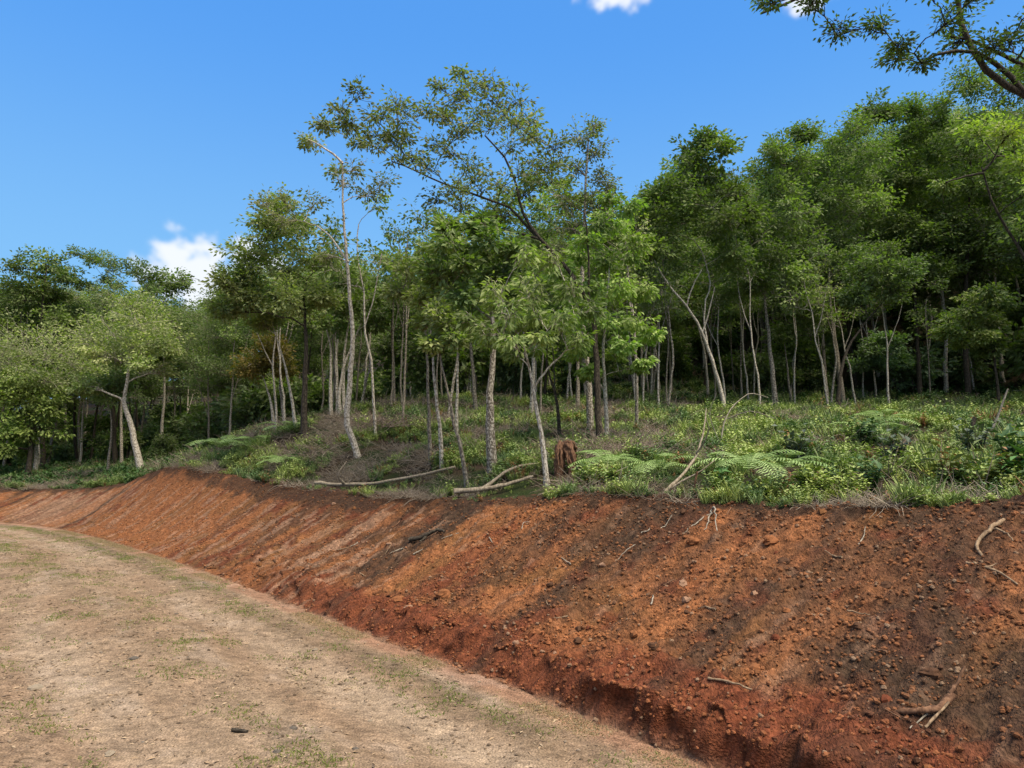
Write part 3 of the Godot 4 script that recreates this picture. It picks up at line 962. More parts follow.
func build_weeds() -> void:
	var kinds := [sprig_mesh(0, 9, 0.26, 0.055, 0.3), sprig_mesh(1, 8, 0.20, 0.08, 0.2), sprig_mesh(2, 11, 0.30, 0.05, 0.34), grass_mesh(0, 22, 0.32, 0.07), brush_mesh(0, 12, 0.45), brush_mesh(1, 9, 0.6)]
	var xf := [[], [], [], [], [], []]
	var col := [[], [], [], [], [], []]
	rng.seed = 61
	for k in 130000:
		var s := rng.randf_range(-5.0, 29.0)
		var r := 21.0 * pow(rng.randf(), 1.7)
		var w := lut(WIDE, s)
		var u := w - 0.02 + r
		var at := foot(s) + across(s) * u
		if absf(at.x / at.y) > 0.8: continue
		var dead := na.get_noise_2d(at.x * 0.9 + 40.0, at.y * 0.9) + 0.5 * nb.get_noise_2d(at.x * 1.6, at.y * 1.6 + 9.0)
		var px := 512.0 + FOCAL * at.x / at.y
		dead += lut([[150, 0.05], [330, 0.22], [400, 0.28], [440, 0.0], [560, 0.02], [610, 0.2], [660, 0.12], [720, -0.08], [1024, -0.2]], px)
		var bare := nb.get_noise_2d(at.x * 0.8 + 300.0, at.y * 0.8)
		if r < 0.35 and rng.randf() < 0.55: continue
		var low := false
		for z in KEEP_LOW:
			if Vector2(at.x - z[0], at.y - z[1]).length_squared() < z[2] * z[2]: low = true
		if low and rng.randf() < 0.6: continue
		if rng.randf() < 0.38 + bare * 1.5: continue
		var kind := 0
		var c := Color.WHITE
		if dead > 0.17 + rng.randf_range(-0.12, 0.12):
			if rng.randf() < 0.6: continue
			kind = 4 + int(rng.randf() < 0.4)
			c = Color(0.16, 0.125, 0.09).lerp(Color(0.32, 0.265, 0.2), rng.randf())
		else:
			var lush := nc.get_noise_2d(at.x * 1.2 + 500.0, at.y * 1.2)
			kind = ([0, 0, 2][rng.randi_range(0, 2)] if lush > 0.12 else [1, 1, 3][rng.randi_range(0, 2)] if lush < -0.12 else [0, 1, 2, 3, 4][rng.randi_range(0, 4)])
			var tone := clampf(0.5 + 1.5 * nb.get_noise_2d(at.x * 1.3 + 77.0, at.y * 1.3) + rng.randf_range(-0.3, 0.3), 0.0, 1.0)
			c = Color(0.11, 0.18, 0.07).lerp(Color(0.36, 0.43, 0.13), tone)
			if px > 680.0 and r < 2.5 and rng.randf() < 0.25: c = c.lerp(Color(0.26, 0.28, 0.04), 0.6)
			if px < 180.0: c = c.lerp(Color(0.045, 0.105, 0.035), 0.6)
			if rng.randf() < 0.04: c = Color(0.28, 0.14, 0.06)
			if kind == 4: c = Color(0.16, 0.12, 0.08) * rng.randf_range(0.7, 1.4)
		var y := bank(s, u).y if r < 1.8 else land(at.x, at.y)
		var size := rng.randf_range(0.35, 0.9) * (1.0 + r * 0.02) * (1.0 + 0.9 * nb.get_noise_2d(at.x * 1.5, at.y * 1.5 + 700.0)) * (0.8 if r < 0.6 else 1.0) * (0.5 if low else 1.0)
		var b := Basis(Vector3.UP, rng.randf() * TAU).scaled(Vector3(size, size * rng.randf_range(0.7, 1.1), size))
		xf[kind].append(Transform3D(b, Vector3(at.x, y - 0.01, -at.y)))
		col[kind].append(c)
	var words := [["ground_cover", "small-leaved green weeds covering the cleared slope"], ["ground_cover", "narrow-leaved low plants scattered over the cleared slope"], ["ground_cover", "taller leafy weeds on the cleared slope"], ["slope_grass", "tufts of grass among the weeds on the cleared slope"], ["dead_brush", "brown litter of cut twigs on the cleared slope"], ["dead_brush", "long dry cut branches strewn over the slope"]]
	for k in 6:
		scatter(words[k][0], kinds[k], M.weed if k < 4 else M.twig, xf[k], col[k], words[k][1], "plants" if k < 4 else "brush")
	print("weeds ", xf[0].size() + xf[1].size() + xf[2].size() + xf[3].size(), " brush ", xf[4].size() + xf[5].size(), " ", Time.get_ticks_msec())
	# forest floor, left and deep
	var fx := []
	var fc := []
	for k in 9000:
		var px := rng.randf_range(-80.0, 1100.0)
		var d := rng.randf_range(19.0, 46.0)
		var p := su_of((px - 512.0) / FOCAL * d, d) if d < 24.0 else Vector2(0, 9)
		if p.y < 2.3: continue
		if px > 225.0 and d < 23.0: continue
		var x := (px - 512.0) / FOCAL * d
		var size := rng.randf_range(0.9, 1.9)
		fx.append(Transform3D(Basis(Vector3.UP, rng.randf() * TAU).scaled(Vector3(size, size * 0.8, size)), slope_at(x, d) if d < 24.0 else Vector3(x, land(x, d), -d)))
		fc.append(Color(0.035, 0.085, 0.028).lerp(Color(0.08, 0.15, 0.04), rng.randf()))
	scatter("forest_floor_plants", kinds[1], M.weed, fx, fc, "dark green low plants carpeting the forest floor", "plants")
	# sparse grass on the road and along its edge
	var blades := grass_mesh(1, 11, 0.042, 0.07)
	var gx := []
	var gc := []
	for k in 40000:
		var s := rng.randf_range(-4.5, 22.0)
		var u := -rng.randf_range(0.0, 4.2)
		var green := nb.get_noise_2d(s * 1.5 + 12.0, u * 2.2 + 4.0) + 0.25 * nc.get_noise_2d(s * 5.0, u * 5.0)
		var strip := 0.72 * exp(-pow((u + 0.38) / 0.17, 2.0)) + 0.40 * exp(-pow((u + 1.6) / 0.3, 2.0)) + 0.3 * exp(-pow((u + 2.85) / 0.3, 2.0))
		if green + strip < 0.5 + rng.randf_range(-0.3, 0.2): continue
		if rng.randf() < 0.45: continue
		var p := road(s, u)
		var size := rng.randf_range(0.5, 1.25)
		gx.append(Transform3D(Basis(Vector3.UP, rng.randf() * TAU).scaled(Vector3(size, size * rng.randf_range(0.35, 0.9), size)), p))
		gc.append(Color(0.17, 0.20, 0.05).lerp(Color(0.30, 0.27, 0.10), rng.randf()).lerp(Color(0.13, 0.19, 0.035), rng.randf() * 0.8))
	scatter("road_grass", blades, M.weed, gx, gc, "thin patches of short grass growing on the dirt road", "grass")
	# dry straw hanging on the road's edge
	var sx := []
	var sc := []
	for k in 5000:
		var s := rng.randf_range(-3.0, 18.0)
		if nb.get_noise_1d(s * 1.3 + 500.0) < -0.02: continue
		var u := rng.randf_range(-0.13, 0.02)
		var p := road(s, minf(u, 0.0))
		var size := rng.randf_range(0.5, 1.2)
		sx.append(Transform3D(Basis(Vector3.UP, rng.randf() * TAU).scaled(Vector3(size, size * 0.4, size)), p))
		sc.append(Color(0.38, 0.29, 0.18).lerp(Color(0.30, 0.22, 0.10), rng.randf()))
	scatter("dry_grass", blades, M.weed, sx, sc, "pale dry straw along the foot of the red bank", "grass")
	print("grass ", gx.size(), " ", Time.get_ticks_msec())

# ferns: place, size, turn, label
const FERNS := [
	[2.75, 8.3, 0.9, "big bright fern above the bank right of the leaning dead branch"],
	[3.3, 8.7, 0.75, "fern half behind the big bright fern above the bank"],
	[1.95, 9.4, 0.75, "fern just left of the dead branch that leans over the lip"],
	[1.35, 9.9, 0.8, "small fern between the torn stump and the dead branch"],
	[6.2, 12.4, 0.85, "arching pale fern mid-slope on the right below the dark forest gap"],
	[7.6, 14.6, 1.0, "farthest pale fern on the right near the shaded forest edge"],
	[-7.3, 18.0, 1.1, "bright fern on the crest of the knoll near the left end"],
	[-6.2, 16.9, 1.0, "bright fern patch below the rusty tree on the knoll"],
	[-5.4, 17.2, 0.9, "bright fern beside the narrow V of saplings"],
	[-4.9, 15.2, 0.8, "fern among brown brush on the knoll above the bank"]]

func build_ferns() -> void:
	var fronds := [frond_mesh(0), frond_mesh(1)]
	for k in FERNS.size():
		var f: Array = FERNS[k]
		rng.seed = 1200 + k
		var o := thing("fern", slope_at(f[0], f[1]), f[3], "fern", "ferns on the slope")
		var n := 8
		for j in n:
			var size: float = f[2] * rng.randf_range(0.75, 1.1)
			var b := Basis(Vector3.UP, TAU * (j + rng.randf_range(-0.3, 0.3)) / n) * Basis(Vector3(0, 0, 1), rng.randf_range(-0.25, 0.2))
			part(o, "frond", fronds[j % 2], M.fern[k % 2], Transform3D(b.scaled(Vector3.ONE * size), Vector3(0, 0.0, 0)))

# leafy weeds along the lip that can be told apart
const LIP_PLANTS := [
	[3.0, 7.2, 1.3, 0, "yellow-green leafy weed on the lip below the big bright fern"],
	[3.5, 7.0, 1.2, 2, "bushy weed on the lip, right of the yellow-green one"],
	[4.15, 6.75, 1.5, 3, "weed with orange-red leaf tips at the lip of the bank"],
	[4.55, 6.35, 1.3, 1, "glossy green weed on the lip right of the red-tipped one"],
	[5.0, 6.6, 1.6, 0, "tall yellow-green weed near the right end of the lip"],
	[5.35, 7.6, 1.7, 2, "dark bushy weed behind the lip at the right edge"],
	[4.6, 8.6, 1.6, 4, "grey-green bush behind the red-tipped weed"],
	[6.1, 9.4, 1.7, 4, "grey-green bush farther back at the right edge"],
	[3.9, 9.8, 1.6, 4, "grey-green bush mid-slope behind the ferns"],
	[5.4, 10.9, 1.6, 2, "dark green bush mid-slope right of the pale ferns"],
	[1.3, 9.0, 1.1, 0, "yellow-green weed on the lip beside the torn stump"],
	[2.3, 7.9, 1.0, 1, "small green weed at the foot of the leaning dead branch"]]

func build_lip_plants() -> void:
	var kinds := [sprig_mesh(20, 14, 0.34, 0.10, 0.28), sprig_mesh(21, 12, 0.30, 0.15, 0.2), sprig_mesh(22, 18, 0.40, 0.085, 0.3), sprig_mesh(23, 10, 0.40, 0.11, 0.25)]
	for k in LIP_PLANTS.size():
		var f: Array = LIP_PLANTS[k]
		var o := thing("leafy_weed", slope_at(f[0], f[1]), f[4], "weed", "leafy weeds along the lip")
		o.rotation.y = k * 1.3
		o.scale = Vector3.ONE * (f[2] * 0.85)
		var m: int = f[3]
		part(o, "leaves", kinds[mini(m, 3) if m < 4 else 2], M.weeds[m])
		if m == 3:
			part(o, "red_tips", sprig_mesh(24, 4, 0.40, 0.07, 0.22), M.weeds[5])

# ------------------------------------------------------------------ wood lying about
func wood_at(list: Array, lift: float) -> PackedVector3Array:
	# [x, d, height above ground]
	var o := PackedVector3Array()
	for q in list:
		var p := slope_at(q[0], q[1])
		o.append(Vector3(p.x, p.y + q[2] + lift, p.z))
	return o

func smooth(pts: PackedVector3Array, n: int, shake: float) -> PackedVector3Array:
	var o := PackedVector3Array()
	for k in pts.size() - 1:
		for j in n:
			o.append(pts[k].cubic_interpolate(pts[k + 1], pts[maxi(k - 1, 0)], pts[mini(k + 2, pts.size() - 1)], float(j) / n) + rv() * shake)
	o.append(pts[-1])
	return o

func stick(called: String, label: String, category: String, runs: Array, mat: Material, shake := 0.006, group := "") -> void:
	# runs: [points, thick, thin, part name]
	var at: Vector3 = runs[0][0][0]
	var o := thing(called, at, label, category, group)
	for r in runs:
		var m := MB.new()
		var pts := smooth(r[0], 4, shake)
		for k in pts.size(): pts[k] -= at
		m.tube(pts, r[1], r[2], 7, 0.13, at.x)
		part(o, r[3], m.mesh(true, false), mat)

func on_bank(list: Array, lift: float) -> PackedVector3Array:
	var o := PackedVector3Array()
	for q in list: o.append(bank(q[0], q[1]) + Vector3(0, lift + (q[2] if q.size() > 2 else 0.0), 0))
	return o

func build_wood() -> void:
	rng.seed = 2000
	stick("fallen_log", "long pale fallen log lying along the top of the bank", "log", [
		[wood_at([[-3.5, 12.75, 0], [-2.9, 12.5, 0], [-2.1, 12.25, 0.02], [-0.95, 11.95, 0.02]], 0.07), 0.034, 0.022, "stem"],
		[wood_at([[-2.9, 12.5, 0.02], [-3.0, 12.35, 0.2], [-2.85, 12.3, 0.42]], 0.05), 0.03, 0.012, "branch_stub"]], M.pale)
	stick("fallen_log", "shorter pale fallen trunk beside the young yellow-green tree", "log", [
		[wood_at([[-0.8, 10.0, 0], [-0.45, 9.95, 0.03], [-0.1, 10.05, 0.05], [0.3, 10.15, 0.03]], 0.08), 0.04, 0.02, "stem"],
		[wood_at([[-0.4, 9.98, 0.03], [0.0, 10.5, 0.1], [0.4, 10.8, 0.03]], 0.08), 0.028, 0.014, "branch"]], M.pale)
	stick("dead_branch", "dead branch leaning over the lip left of the big fern", "branch", [
		[wood_at([[1.78, 8.35, -0.03], [2.0, 8.5, 0.1], [2.3, 8.9, 0.22], [2.45, 9.1, 0.5], [2.55, 9.3, 0.75]], 0.02), 0.022, 0.006, "stem"],
		[wood_at([[1.85, 8.4, 0.0], [2.15, 8.4, 0.12], [2.5, 8.6, 0.22]], 0.02), 0.015, 0.005, "twig"],
		[wood_at([[2.3, 8.9, 0.24], [2.4, 8.7, 0.5], [2.35, 8.6, 0.7]], 0.02), 0.012, 0.004, "twig"]], M.pale)
	stick("dead_branch", "thin arched dead twigs in front of the forked white tree", "branch", [
		[wood_at([[3.6, 12.3, -0.02], [3.75, 12.4, 0.5], [4.2, 12.6, 0.85], [4.6, 12.7, 0.8]], 0.0), 0.015, 0.005, "stem"],
		[wood_at([[3.75, 12.4, 0.45], [4.1, 12.2, 0.6], [4.5, 12.1, 0.45]], 0.0), 0.01, 0.004, "twig"],
		[wood_at([[3.6, 12.3, 0.0], [3.4, 12.2, 0.5], [3.5, 12.1, 0.9]], 0.0), 0.01, 0.004, "twig"]], M.dead)
	stick("dead_pole", "bleached slanting stick among green weeds at the right edge", "stick", [
		[wood_at([[8.0, 12.0, -0.03], [8.2, 12.0, 0.35], [8.42, 12.0, 0.8]], 0.0), 0.025, 0.012, "stem"]], M.dead)
	stick("charred_stump", "black broken stump in the weeds below the thin tree at right", "stump", [
		[wood_at([[7.75, 12.1, -0.05], [7.8, 12.1, 0.2], [7.9, 12.1, 0.42]], 0.0), 0.06, 0.03, "stem"],
		[wood_at([[7.8, 12.1, 0.15], [8.0, 12.05, 0.3]], 0.0), 0.03, 0.015, "stub"]], M.bark[1])
	# torn stump with its roots in the air
	var runs := [[wood_at([[0.68, 10.3, -0.08], [0.68, 10.3, 0.16], [0.72, 10.3, 0.38]], 0.0), 0.07, 0.09, "stem"], [wood_at([[0.84, 10.26, -0.08], [0.86, 10.25, 0.2], [0.80, 10.28, 0.42]], 0.0), 0.04, 0.08, "stem"]]
	for k in 16:
		var a := TAU * k / 16.0 + rng.randf_range(-0.2, 0.2)
		var y := rng.randf_range(0.3, 0.46)
		var l := rng.randf_range(0.6, 1.1)
		runs.append([wood_at([[0.76, 10.3, y - 0.05], [0.76 + 0.09 * l * cos(a), 10.3 + 0.09 * l * sin(a), y + 0.02], [0.76 + 0.17 * l * cos(a + 0.4), 10.3 + 0.17 * l * sin(a + 0.4), y - 0.08], [0.76 + 0.2 * l * cos(a + 0.6), 10.3 + 0.2 * l * sin(a + 0.6), y - 0.25]], 0.0), 0.04, 0.006, "root"])
	stick("uprooted_stump", "reddish torn stump with roots beside the young tree's stem", "stump", runs, M.root, 0.012)
	# brush heap
	var heap := thing("brush_heap", slope_at(1.55, 11.3), "heap of dead brown twigs below the tall mottled trunks", "brush")
	for k in 3: part(heap, "twigs", brush_mesh(40 + k, 60, 0.8), M.heap, Transform3D(Basis(Vector3.UP, k * 2.0), Vector3((k - 1) * 0.35, 0.0, (k % 2) * 0.3)))
	var heap2 := thing("brush_heap", slope_at(-2.6, 16.2), "purple-brown heap of dead brush on top of the knoll", "brush")
	for k in 3: part(heap2, "twigs", brush_mesh(44 + k, 60, 0.9), M.heap, Transform3D(Basis(Vector3.UP, k * 2.0), Vector3((k - 1) * 0.6, 0.0, (k % 2) * 0.3)))
	# a stake at the lip
	stick("wooden_stake", "short rusty brown stake at the lip under the dead branch", "stake", [[wood_at([[2.02, 7.95, -0.08], [2.03, 7.95, 0.1], [2.06, 7.95, 0.24]], 0.0), 0.014, 0.012, "stem"]], M.root, 0.002)
	# roots and sticks in the bank: s, u
	stick("exposed_root", "thick pale root hooking out of the bank near the top right corner", "root", [[on_bank([[-0.72, 2.68, -0.05], [-0.7, 2.6, 0.02], [-0.68, 2.45, 0.015], [-0.66, 2.3, 0.02], [-0.82, 2.1, -0.04]], 0.015), 0.02, 0.008, "stem"], [on_bank([[-0.69, 2.5, 0.015], [-0.8, 2.42, 0.03], [-0.86, 2.36, 0.0]], 0.015), 0.009, 0.004, "rootlet"]], M.straw, 0.012)
	stick("stick", "thin straw-coloured stick lying on the bank below the hooked root", "stick", [[on_bank([[-0.68, 2.03], [-0.85, 2.0], [-1.0, 1.94]], 0.015), 0.009, 0.006, "stem"]], M.straw, 0.003)
	stick("exposed_root", "long dark root lying across the lower right of the bank", "root", [[on_bank([[-0.8, 0.62, -0.03], [-0.9, 0.64], [-0.99, 0.72, 0.01], [-1.01, 0.84, 0.02]], 0.02), 0.012, 0.02, "stem"], [on_bank([[-1.01, 0.83, 0.02], [-1.02, 0.87, 0.06], [-1.05, 0.92, 0.1]], 0.02), 0.012, 0.007, "tip"]], M.root)
	stick("stick", "short pale stick beside the long dark root at lower right", "stick", [[on_bank([[-0.97, 0.6], [-1.0, 0.68], [-1.02, 0.77]], 0.02), 0.007, 0.006, "stem"]], M.straw, 0.002)
	stick("root_tuft", "tuft of grey rootlets hanging below the lip under the dead branch", "root", [[on_bank([[1.6, 2.56], [1.5, 2.36, 0.02], [1.42, 2.14]], 0.012), 0.01, 0.004, "rootlet"], [on_bank([[1.6, 2.6], [1.47, 2.4, 0.03], [1.3, 2.14]], 0.012), 0.01, 0.004, "rootlet"], [on_bank([[1.55, 2.5, 0.02], [1.6, 2.3, 0.02], [1.62, 2.15]], 0.012), 0.008, 0.003, "rootlet"]], M.dead, 0.012)
	stick("rotten_branch", "black rotten branch piece on the dark streak of the bank", "branch", [[on_bank([[5.15, 1.42], [5.0, 1.5, 0.02], [4.85, 1.62, 0.02], [4.7, 1.62]], 0.025), 0.03, 0.014, "stem"], [on_bank([[4.95, 1.53, 0.02], [4.9, 1.4, 0.02]], 0.025), 0.016, 0.008, "stub"]], M.bark[1], 0.01)
	stick("stick", "pale stick on the ledge of the bank just above the bucket marks", "stick", [[on_bank([[0.2, 0.42], [0.05, 0.46], [-0.05, 0.5]], 0.012), 0.008, 0.005, "stem"]], M.straw, 0.004)
	stick("stick", "short dark stick lying on the road near the bottom edge", "stick", [[road_run([[2.15, -1.8], [2.05, -1.74]]), 0.012, 0.009, "stem"]], M.bark[1], 0.001)
	# lesser roots and twigs
	rng.seed = 2100
	for k in 46:
		var s := rng.randf_range(-2.6, 6.5)
		var u := rng.randf_range(0.45, lut(WIDE, s) - 0.1)
		var a := rng.randf() * TAU
		var l := rng.randf_range(0.08, 0.22)
		var list := []
		for j in 3: list.append([s + cos(a) * l * (j - 1) * 0.5 + rng.randf_range(-0.02, 0.02), u + sin(a) * l * (j - 1) * 0.5, rng.randf_range(0.0, 0.015)])
		stick("rootlet", "%s broken twig %s on the bank %s" % [["straw-coloured", "reddish", "grey"][k % 3], "low" if u < 0.9 else "midway up" if u < 1.7 else "high", "near the right edge" if s < 0.0 else "under the big fern" if s < 1.5 else "below the torn stump" if s < 4.0 else "by the dark streak"], "twig", [[on_bank(list, 0.008), rng.randf_range(0.004, 0.009), 0.003, "stem"]], [M.straw, M.root, M.dead][k % 3], 0.004, "broken twigs on the bank")

func road_run(list: Array) -> PackedVector3Array:
	var o := PackedVector3Array()
	for q in list: o.append(road(q[0], q[1]) + Vector3(0, 0.01, 0))
	return o

# ------------------------------------------------------------------ clods and stones
func lump(k: int, flat: float) -> ArrayMesh:
	rng.seed = 3000 + k
	var base := SphereMesh.new()
	base.radius = 1.0
	base.height = 2.0
	base.radial_segments = 7 if k < 5 else 14
	base.rings = 4 if k < 5 else 8
	var a := base.get_mesh_arrays()
	var v: PackedVector3Array = a[Mesh.ARRAY_VERTEX]
	var seen := {}
	var m := MB.new()
	for p in v:
		var key := Vector3i((p * 50.0).round())
		if not seen.has(key): seen[key] = rng.randf_range(0.72, 1.2) if k < 5 else 1.0 + 0.45 * nb.get_noise_3dv(p * 1.6 + Vector3.ONE * k * 7.0) + 0.25 * nc.get_noise_3dv(p * 6.0 + Vector3.ONE * k) + rng.randf_range(-0.05, 0.05)
		var q: Vector3 = p * seen[key]
		m.v.append(q * Vector3(1.0, flat, 0.85))
	m.i = a[Mesh.ARRAY_INDEX]
	return m.mesh(false, false)

func build_clods() -> void:
	var lumps := []
	for k in 5: lumps.append(lump(k, 0.7))
	var rough := []
	for k in 4: rough.append(lump(5 + k, 0.65))
	rng.seed = 3100
	# the few that stand out: s, u, size, colour, label
	for q in [[3.35, 0.66, 0.085, 0, "orange clod sitting on the dark streak above the ledge"], [3.85, 0.45, 0.075, 0, "biggest orange clod on the ledge of the bank, left of the smaller one"], [3.6, 0.4, 0.05, 4, "pale clod crumbling on the ledge right of the biggest orange one"], [0.62, 1.94, 0.06, 2, "brown clod in a hollow high on the bank under the fern"], [0.85, 2.15, 0.07, 0, "orange clod near the lip below the big fern"], [1.45, 2.02, 0.06, 0, "rusty orange clod below the hanging rootlets"], [-0.85, 1.0, 0.05, 2, "flat brown clod near the right edge above the dark root"]]:
		var o := part(self, "earth_clod", rough[rng.randi_range(0, 3)], M.clods[q[3]], Transform3D(Basis(Vector3.UP, rng.randf() * TAU).scaled(Vector3.ONE * q[2]), bank(q[0], q[1]) + Vector3(0, q[2] * 0.05, 0)))
		tag(o, q[4], "clod", "clods that stand out")
	for k in 130:
		var s := rng.randf_range(-2.4, 9.0)
		if rng.randf() < 0.35: s = rng.randf_range(-2.0, 2.5)
		var u := rng.randf_range(0.3, lut(WIDE, s) - 0.05)
		var size := 0.016 + 0.03 * pow(rng.randf(), 2.5)
		var c: int = [0, 1, 2, 2, 0, 4, 5][rng.randi_range(0, 6)] if s > 0.0 else [1, 2, 2, 0, 0, 2][rng.randi_range(0, 5)]
		var o := part(self, "earth_clod", lumps[rng.randi_range(0, 4)], M.clods[c], Transform3D((Basis(Vector3.UP, rng.randf() * TAU) * Basis(Vector3.RIGHT, rng.randf_range(-0.5, 0.5))).scaled(Vector3.ONE * size), bank(s, u) + Vector3(0, size * 0.15, 0)))
		var zone := "below the hooked root" if s < -0.4 else "under the big fern" if s < 1.2 else "below the dead branch" if s < 2.6 else "under the young tree" if s < 4.5 else "below the fallen logs"
		tag(o, "small %s clod %s on the bank %s" % [["orange", "red", "brown", "black", "pale", "ochre"][c], "low" if u < 0.9 else "midway up" if u < 1.7 else "high", zone], "clod", "small clods " + zone)
	var xf := []
	var col := []
	for k in 60000:
		var s := rng.randf_range(-3.0, 16.0)
		if rng.randf() < 0.5: s = rng.randf_range(-2.5, 4.0)
		var u := rng.randf_range(0.05, lut(WIDE, s))
		if nb.get_noise_2d(s * 3.0, u * 3.0 + 400.0) + rng.randf_range(-0.3, 0.5) < 0.0: continue
		var size := 0.003 + 0.017 * pow(rng.randf(), 4.5)
		xf.append(Transform3D((Basis(Vector3.UP, rng.randf() * TAU) * Basis(Vector3.RIGHT, rng.randf() * 2.0)).scaled(Vector3.ONE * size), bank(s, u) + Vector3(0, size * 0.4, 0)))
		var c := bank_color(s, u)
		var pick := rng.randf()
		c = c.lerp(Color(0.50, 0.33, 0.21), 0.7) if pick < 0.1 else c.lerp(BROWN, 0.5) if pick < 0.25 else c.lerp(ORANGE, 0.5) * rng.randf_range(0.9, 1.5)
		col.append(c)
	scatter("earth_crumbs", lumps[1], M.clod, xf, col, "loose crumbs of red earth and rock strewn over the bank", "earth")
	# road stones
	for q in [[4.05, -2.55, 0.05, 2, "flat pale stone on the road near the bottom, biggest one"], [4.2, -1.85, 0.035, 3, "dark grey stone in the middle strip of the road"]]:
		var o := part(self, "road_stone", lumps[2], M.stones[q[3]], Transform3D(Basis(Vector3.UP, 1.0).scaled(Vector3(q[2] * 1.3, q[2] * 0.6, q[2])), road(q[0], q[1]) + Vector3(0, q[2] * 0.12, 0)))
		tag(o, q[4], "stone", "stones on the road that stand out")
	for k in 90:
		var s := rng.randf_range(-1.5, 8.0)
		var u := -rng.randf_range(0.15, 4.5)
		var size := 0.012 + 0.022 * pow(rng.randf(), 2.5)
		var o := part(self, "road_stone", lumps[rng.randi_range(0, 4)], M.stones[rng.randi_range(0, 3)], Transform3D(Basis(Vector3.UP, rng.randf() * TAU).scaled(Vector3(size * 1.2, size * 0.7, size)), road(s, u) + Vector3(0, size * 0.15, 0)))
		tag(o, "%s small road stone %s, %s" % ["flat" if size < 0.02 else "larger", "near the foot of the bank" if u > -1.0 else "in the middle strip" if u > -2.6 else "on the far left side", "close to the camera" if s < 2.5 else "farther along the bend"], "stone", "small stones on the road")
	xf = []
	col = []
	for k in 24000:
		var s := rng.randf_range(-4.0, 14.0)
		var u := -4.6 * rng.randf()
		if nb.get_noise_2d(s * 1.6 + 30.0, u * 2.6) + rng.randf_range(-0.35, 0.45) < 0.0: continue
		var size := 0.003 + 0.011 * pow(rng.randf(), 3.0)
		xf.append(Transform3D(Basis(Vector3.UP, rng.randf() * TAU).scaled(Vector3(size * 1.3, size * 0.8, size)), road(s, u) + Vector3(0, size * 0.2, 0)))
		col.append([Color(0.38, 0.29, 0.21), Color(0.26, 0.19, 0.13), Color(0.17, 0.12, 0.08), Color(0.32, 0.22, 0.14)][rng.randi_range(0, 3)] * rng.randf_range(0.8, 1.2))
	scatter("gravel", lumps[3], M.clod, xf, col, "fine gravel and crumbs on the dirt road", "gravel")
	var chips := MB.new()
	chips.leaf(Vector3(-0.5, 0, 0), Vector3.RIGHT, Vector3(0, 0, 1), Vector3.UP, 1.0, 0.14, Color.WHITE)
	xf = []
	col = []
	for k in 16000:
		var s := rng.randf_range(-4.0, 16.0)
		var u := -4.8 * rng.randf()
		if na.get_noise_2d(s * 1.6 + 130.0, u * 2.6) + rng.randf_range(-0.3, 0.4) < 0.0: continue
		var size := rng.randf_range(0.015, 0.06)
		xf.append(Transform3D((Basis(Vector3.UP, rng.randf() * TAU) * Basis(Vector3.RIGHT, rng.randf_range(-0.5, 0.5))).scaled(Vector3.ONE * size), road(s, u) + Vector3(0, 0.005, 0)))
		col.append([Color(0.34, 0.25, 0.16), Color(0.18, 0.12, 0.075), Color(0.29, 0.2, 0.12), Color(0.13, 0.09, 0.06)][rng.randi_range(0, 3)])
	scatter("leaf_litter", chips.mesh(false, true), M.twig, xf, col, "bits of straw and dead leaf on the dirt road", "litter")
	print("clods ", Time.get_ticks_msec())

